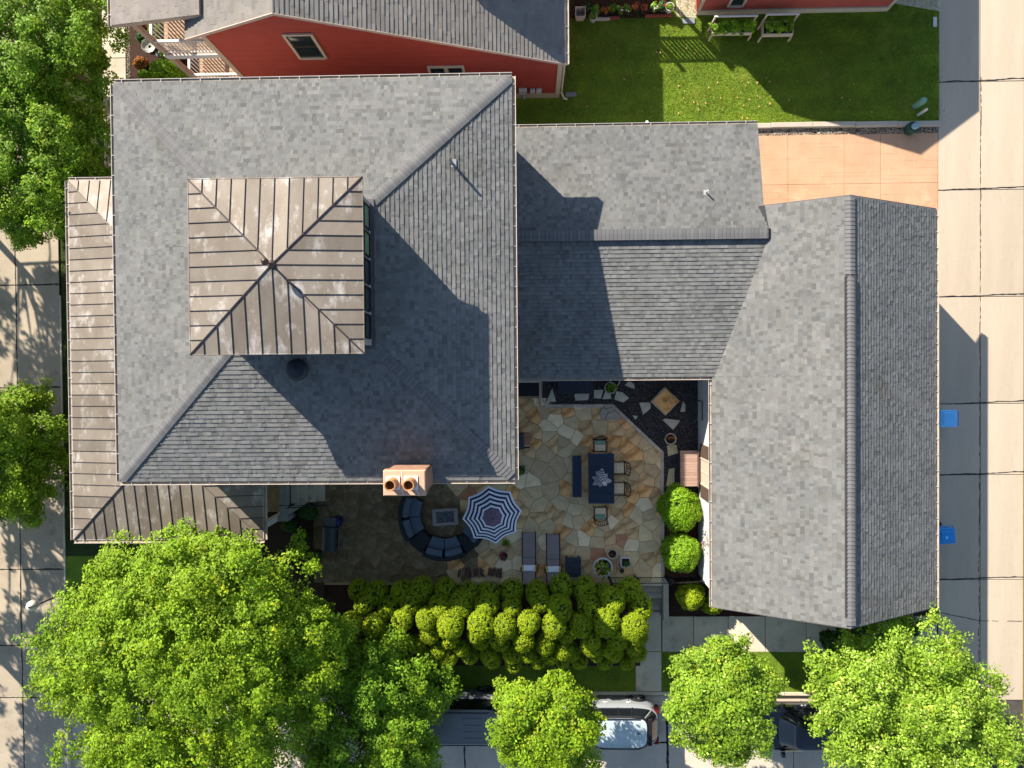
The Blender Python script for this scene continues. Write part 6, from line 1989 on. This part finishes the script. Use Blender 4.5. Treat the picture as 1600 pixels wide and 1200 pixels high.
# ------------------------------------------------------------------ cars
def car(label, xr, yc, L, Wd, Hh, paint, kind, roofm=None):
    """nose towards -x, tail at xr; rounded plan outlines lofted upwards"""
    van = kind == 'van'
    t = empty('parked_van' if van else 'parked_car', label, 'van' if van else 'car', (xr - L / 2, yc, ZR), 0, 'vehicles parked along the kerb')
    hw, hl = Wd / 2, L / 2
    n = 56

    def ring(c, a, b, p, z, hood=0.0):
        out = []
        for k in range(n):
            q = 2 * PI * k / n; cs, sn = math.cos(q), math.sin(q)
            x = c + a * math.copysign(abs(cs) ** (2 / p), cs); y = b * math.copysign(abs(sn) ** (2 / p), sn)
            zz = z - hood * max(0, min(1, (-x - hl * .38) / .5))
            out.append((x, y, zz))
        return out
    P = 7 if van else 4.6
    rings = [ring(0, hl * .97, hw * .93, P, .20), ring(0, hl, hw, P, .42), ring(0, hl, hw, P, .66), ring(0, hl * .985, hw * .985, P, .84, .06), ring(0, hl * .965, hw * .945, P, .95, .12), ring(0, hl * .93, hw * .88, P, .985, .14)]
    mb = MB(); vs = [p for r_ in rings for p in r_]; fs = []
    for i in range(len(rings) - 1):
        for k in range(n):
            j = (k + 1) % n; fs.append((i * n + k, i * n + j, (i + 1) * n + j, (i + 1) * n + k))
    fs.append(tuple(range(n))[::-1]); fs.append(tuple(range((len(rings) - 1) * n, len(rings) * n)))
    mb.add(vs, fs); mb.build('body', paint, t, smooth=False)
    if van: g0, g1 = (.40, hl - .50, hw * .875, 7), (.62, hl - .86, hw * .76, 8)
    elif kind == 'hatch': g0, g1 = (.48, hl - .58, hw * .86, 4.4), (.50, hl - 1.02, hw * .74, 5)
    else: g0, g1 = (.15, hl - 1.0, hw * .86, 4), (.15, hl - 1.5, hw * .68, 4.5)
    lo, hi = ring(*g0[:3], g0[3], .97), ring(*g1[:3], g1[3], Hh - .07)
    parts = {'rear_window': [], 'side_window': [], 'side_window_': [], 'windshield': []}
    for k in range(n):
        j = (k + 1) % n; q = (2 * PI * (k + .5) / n)
        c_ = math.cos(q)
        # flat part of the outline belongs to the sides
        mid = lo[k]
        fx = (mid[0] - g0[0]) / g0[1]
        key = 'rear_window' if fx > .93 else 'windshield' if fx < -.93 else ('side_window' if mid[1] > 0 else 'side_window_')
        parts[key].append((lo[k], lo[j], hi[j], hi[k]))
    for key, qs in parts.items():
        mb = MB(); idx = {}; fl = []
        for q4 in qs:
            f_ = []
            for p in q4:
                if p not in idx: idx[p] = len(idx)
                f_.append(idx[p])
            fl.append(f_)
        mb.add(list(idx.keys()), fl); mb.build(key.strip('_'), CARGLASS, t)
    rr_ = [ring(g1[0], g1[1] + .01, g1[2] + .01, g1[3], Hh - .075), ring(g1[0], g1[1] * .985, g1[2] * .97, g1[3], Hh - .035), ring(g1[0], g1[1] * .85, g1[2] * .8, g1[3], Hh - .006), ring(g1[0], g1[1] * .4, g1[2] * .4, 3, Hh + .008)]
    if roofm:
        mb = MB(); vs = rr_[0] + rr_[1] + ring(g1[0], g1[1] * .93, g1[2] * .90, g1[3], Hh - .02); fs = []
        for i in range(2):
            for k in range(n):
                j = (k + 1) % n; fs.append((i * n + k, i * n + j, (i + 1) * n + j, (i + 1) * n + k))
        mb.add(vs, fs); mb.build('roof_frame', BLACK, t, smooth=True)
        rr_ = [ring(g1[0], g1[1] * .93, g1[2] * .90, g1[3], Hh - .022)] + rr_[2:]
    mb = MB(); vs = [p for r_ in rr_ for p in r_]; fs = []
    for i in range(len(rr_) - 1):
        for k in range(n):
            j = (k + 1) % n; fs.append((i * n + k, i * n + j, (i + 1) * n + j, (i + 1) * n + k))
    fs.append(tuple(range((len(rr_) - 1) * n, len(rr_) * n)))
    mb.add(vs, fs); mb.build('roof', roofm or paint, t, smooth=True)
    for s_ in (-1, 1):
        for fx in (-.80, -.1, .42, .86):
            k_ = min(range(n), key=lambda i: abs(lo[i][0] - (g0[0] + fx * g0[1])) + (9 if lo[i][1] * s_ < 0 else 0))
            MB().tube([lo[k_], hi[k_]], .03, 6).build('pillar', paint if abs(fx) > .7 else BLACK, t)
        x0, x1 = g1[0] - g1[1], g1[0] + g1[1]
        if kind != 'sedan':
            MB().tube([(x0 + .35, s_ * g1[2] * .90, Hh - .03), (x0 + .45, s_ * g1[2] * .90, Hh + .045), (x1 - .4, s_ * g1[2] * .90, Hh + .045), (x1 - .3, s_ * g1[2] * .90, Hh - .03)], .022, 6).build('roof_rail', BLACK, t)
        MB().box(-hl + 1.25, -hl + 1.42, s_ * (hw - .02), s_ * (hw + .17), .92, 1.06, bev=.03).build('mirror', paint, t)
        for xx_ in (-.1, .85): MB().box(xx_, xx_ + .2, s_ * (hw - .03), s_ * (hw + .025), .72, .76, bev=.01).build('door_handle', HANG, t)
        for xx_ in (-.95, 0.05, .98): MB().box(xx_ - .006, xx_ + .006, s_ * (hw - .02), s_ * (hw + .003), .3, .82).build('door_gap', BLACK, t)
        MB().box(hl - .22, hl - .01, s_ * hw * .55, s_ * hw * .84, .74, .92, bev=.03).build('tail_light', TAIL, t)
        MB().box(-hl + .02, -hl + .25, s_ * hw * .45, s_ * hw * .78, .60, .74, bev=.03).build('headlight', mat('headlight_lens', (.6, .65, .7), rough=.1), t)
        for xx_ in (-hl + .82, hl - .82):
            w = MB().lathe([(.33, -.11), (.34, -.08), (.34, .08), (.33, .11)], (0, 0, 0), 24).build('wheel', RUBBER, t)
            w.matrix_local = Matrix.Translation((xx_, s_ * (hw - .07), .335)) @ Matrix.Rotation(PI / 2, 4, 'X')
            rm = MB(); rm.lathe([(.23, -.1), (.22, .1)], (0, 0, 0), 20)
            for k in range(5):
                a = 2 * PI * k / 5; rm.box(.03, .22, -.03, .03, -.118, .118, rot=a, c=(0, 0))
            rm.build('rim', RIM, w)
    MB().box(hl - .10, hl + .03, -hw * .70, hw * .70, .35, .56, bev=.03).build('rear_bumper', BLACK, t)
    if van:
        for k in range(4):
            MB().box(x1 - 1.35, x1 - .60, -.42 + k * .26, -.38 + k * .26, Hh - .002, Hh + .025, bev=.008).build('roof_rib', paint, t)
    if kind == 'hatch':
        MB().tube([(x1 - .45, 0, Hh - .01), (x1 - .35, 0, Hh + .06)], [.03, .008], 6).build('antenna_fin', BLACK, t)
        MB().box(x1 - .02, x1 + .14, -g1[2] * .8, g1[2] * .8, Hh - .12, Hh - .06, bev=.02).build('spoiler', BLACK, t)
    return t


xr, yr = U(787, 1140, .2); yy = (U(780, 1113, .9)[1] + U(780, 1160, .9)[1]) / 2
car('grey blue van with black roof rails parked left of the small street tree', xr, yy - .05, 4.9, 1.9, 1.80, CARG, 'van')
xr, yr = U(1030, 1140, .0); yy = (U(1000, 1120, .6)[1] + U(1000, 1171, .6)[1]) / 2
car('silver white hatchback with glossy roof parked right of the small street tree', xr, yy, 4.35, 1.82, 1.52, mat('grey_white_side', (.26, .28, .30), rough=.2, spec=.6, coat=.6), 'hatch', ROOFGLASS)
xr, yr = U(1345, 1140, .0)
car('black car mostly hidden under the two trees at the lower right', xr, (U(1240, 1125, .6)[1] + U(1240, 1178, .6)[1]) / 2, 4.5, 1.84, 1.48, CARK, 'sedan')

S.render.engine = 'CYCLES'
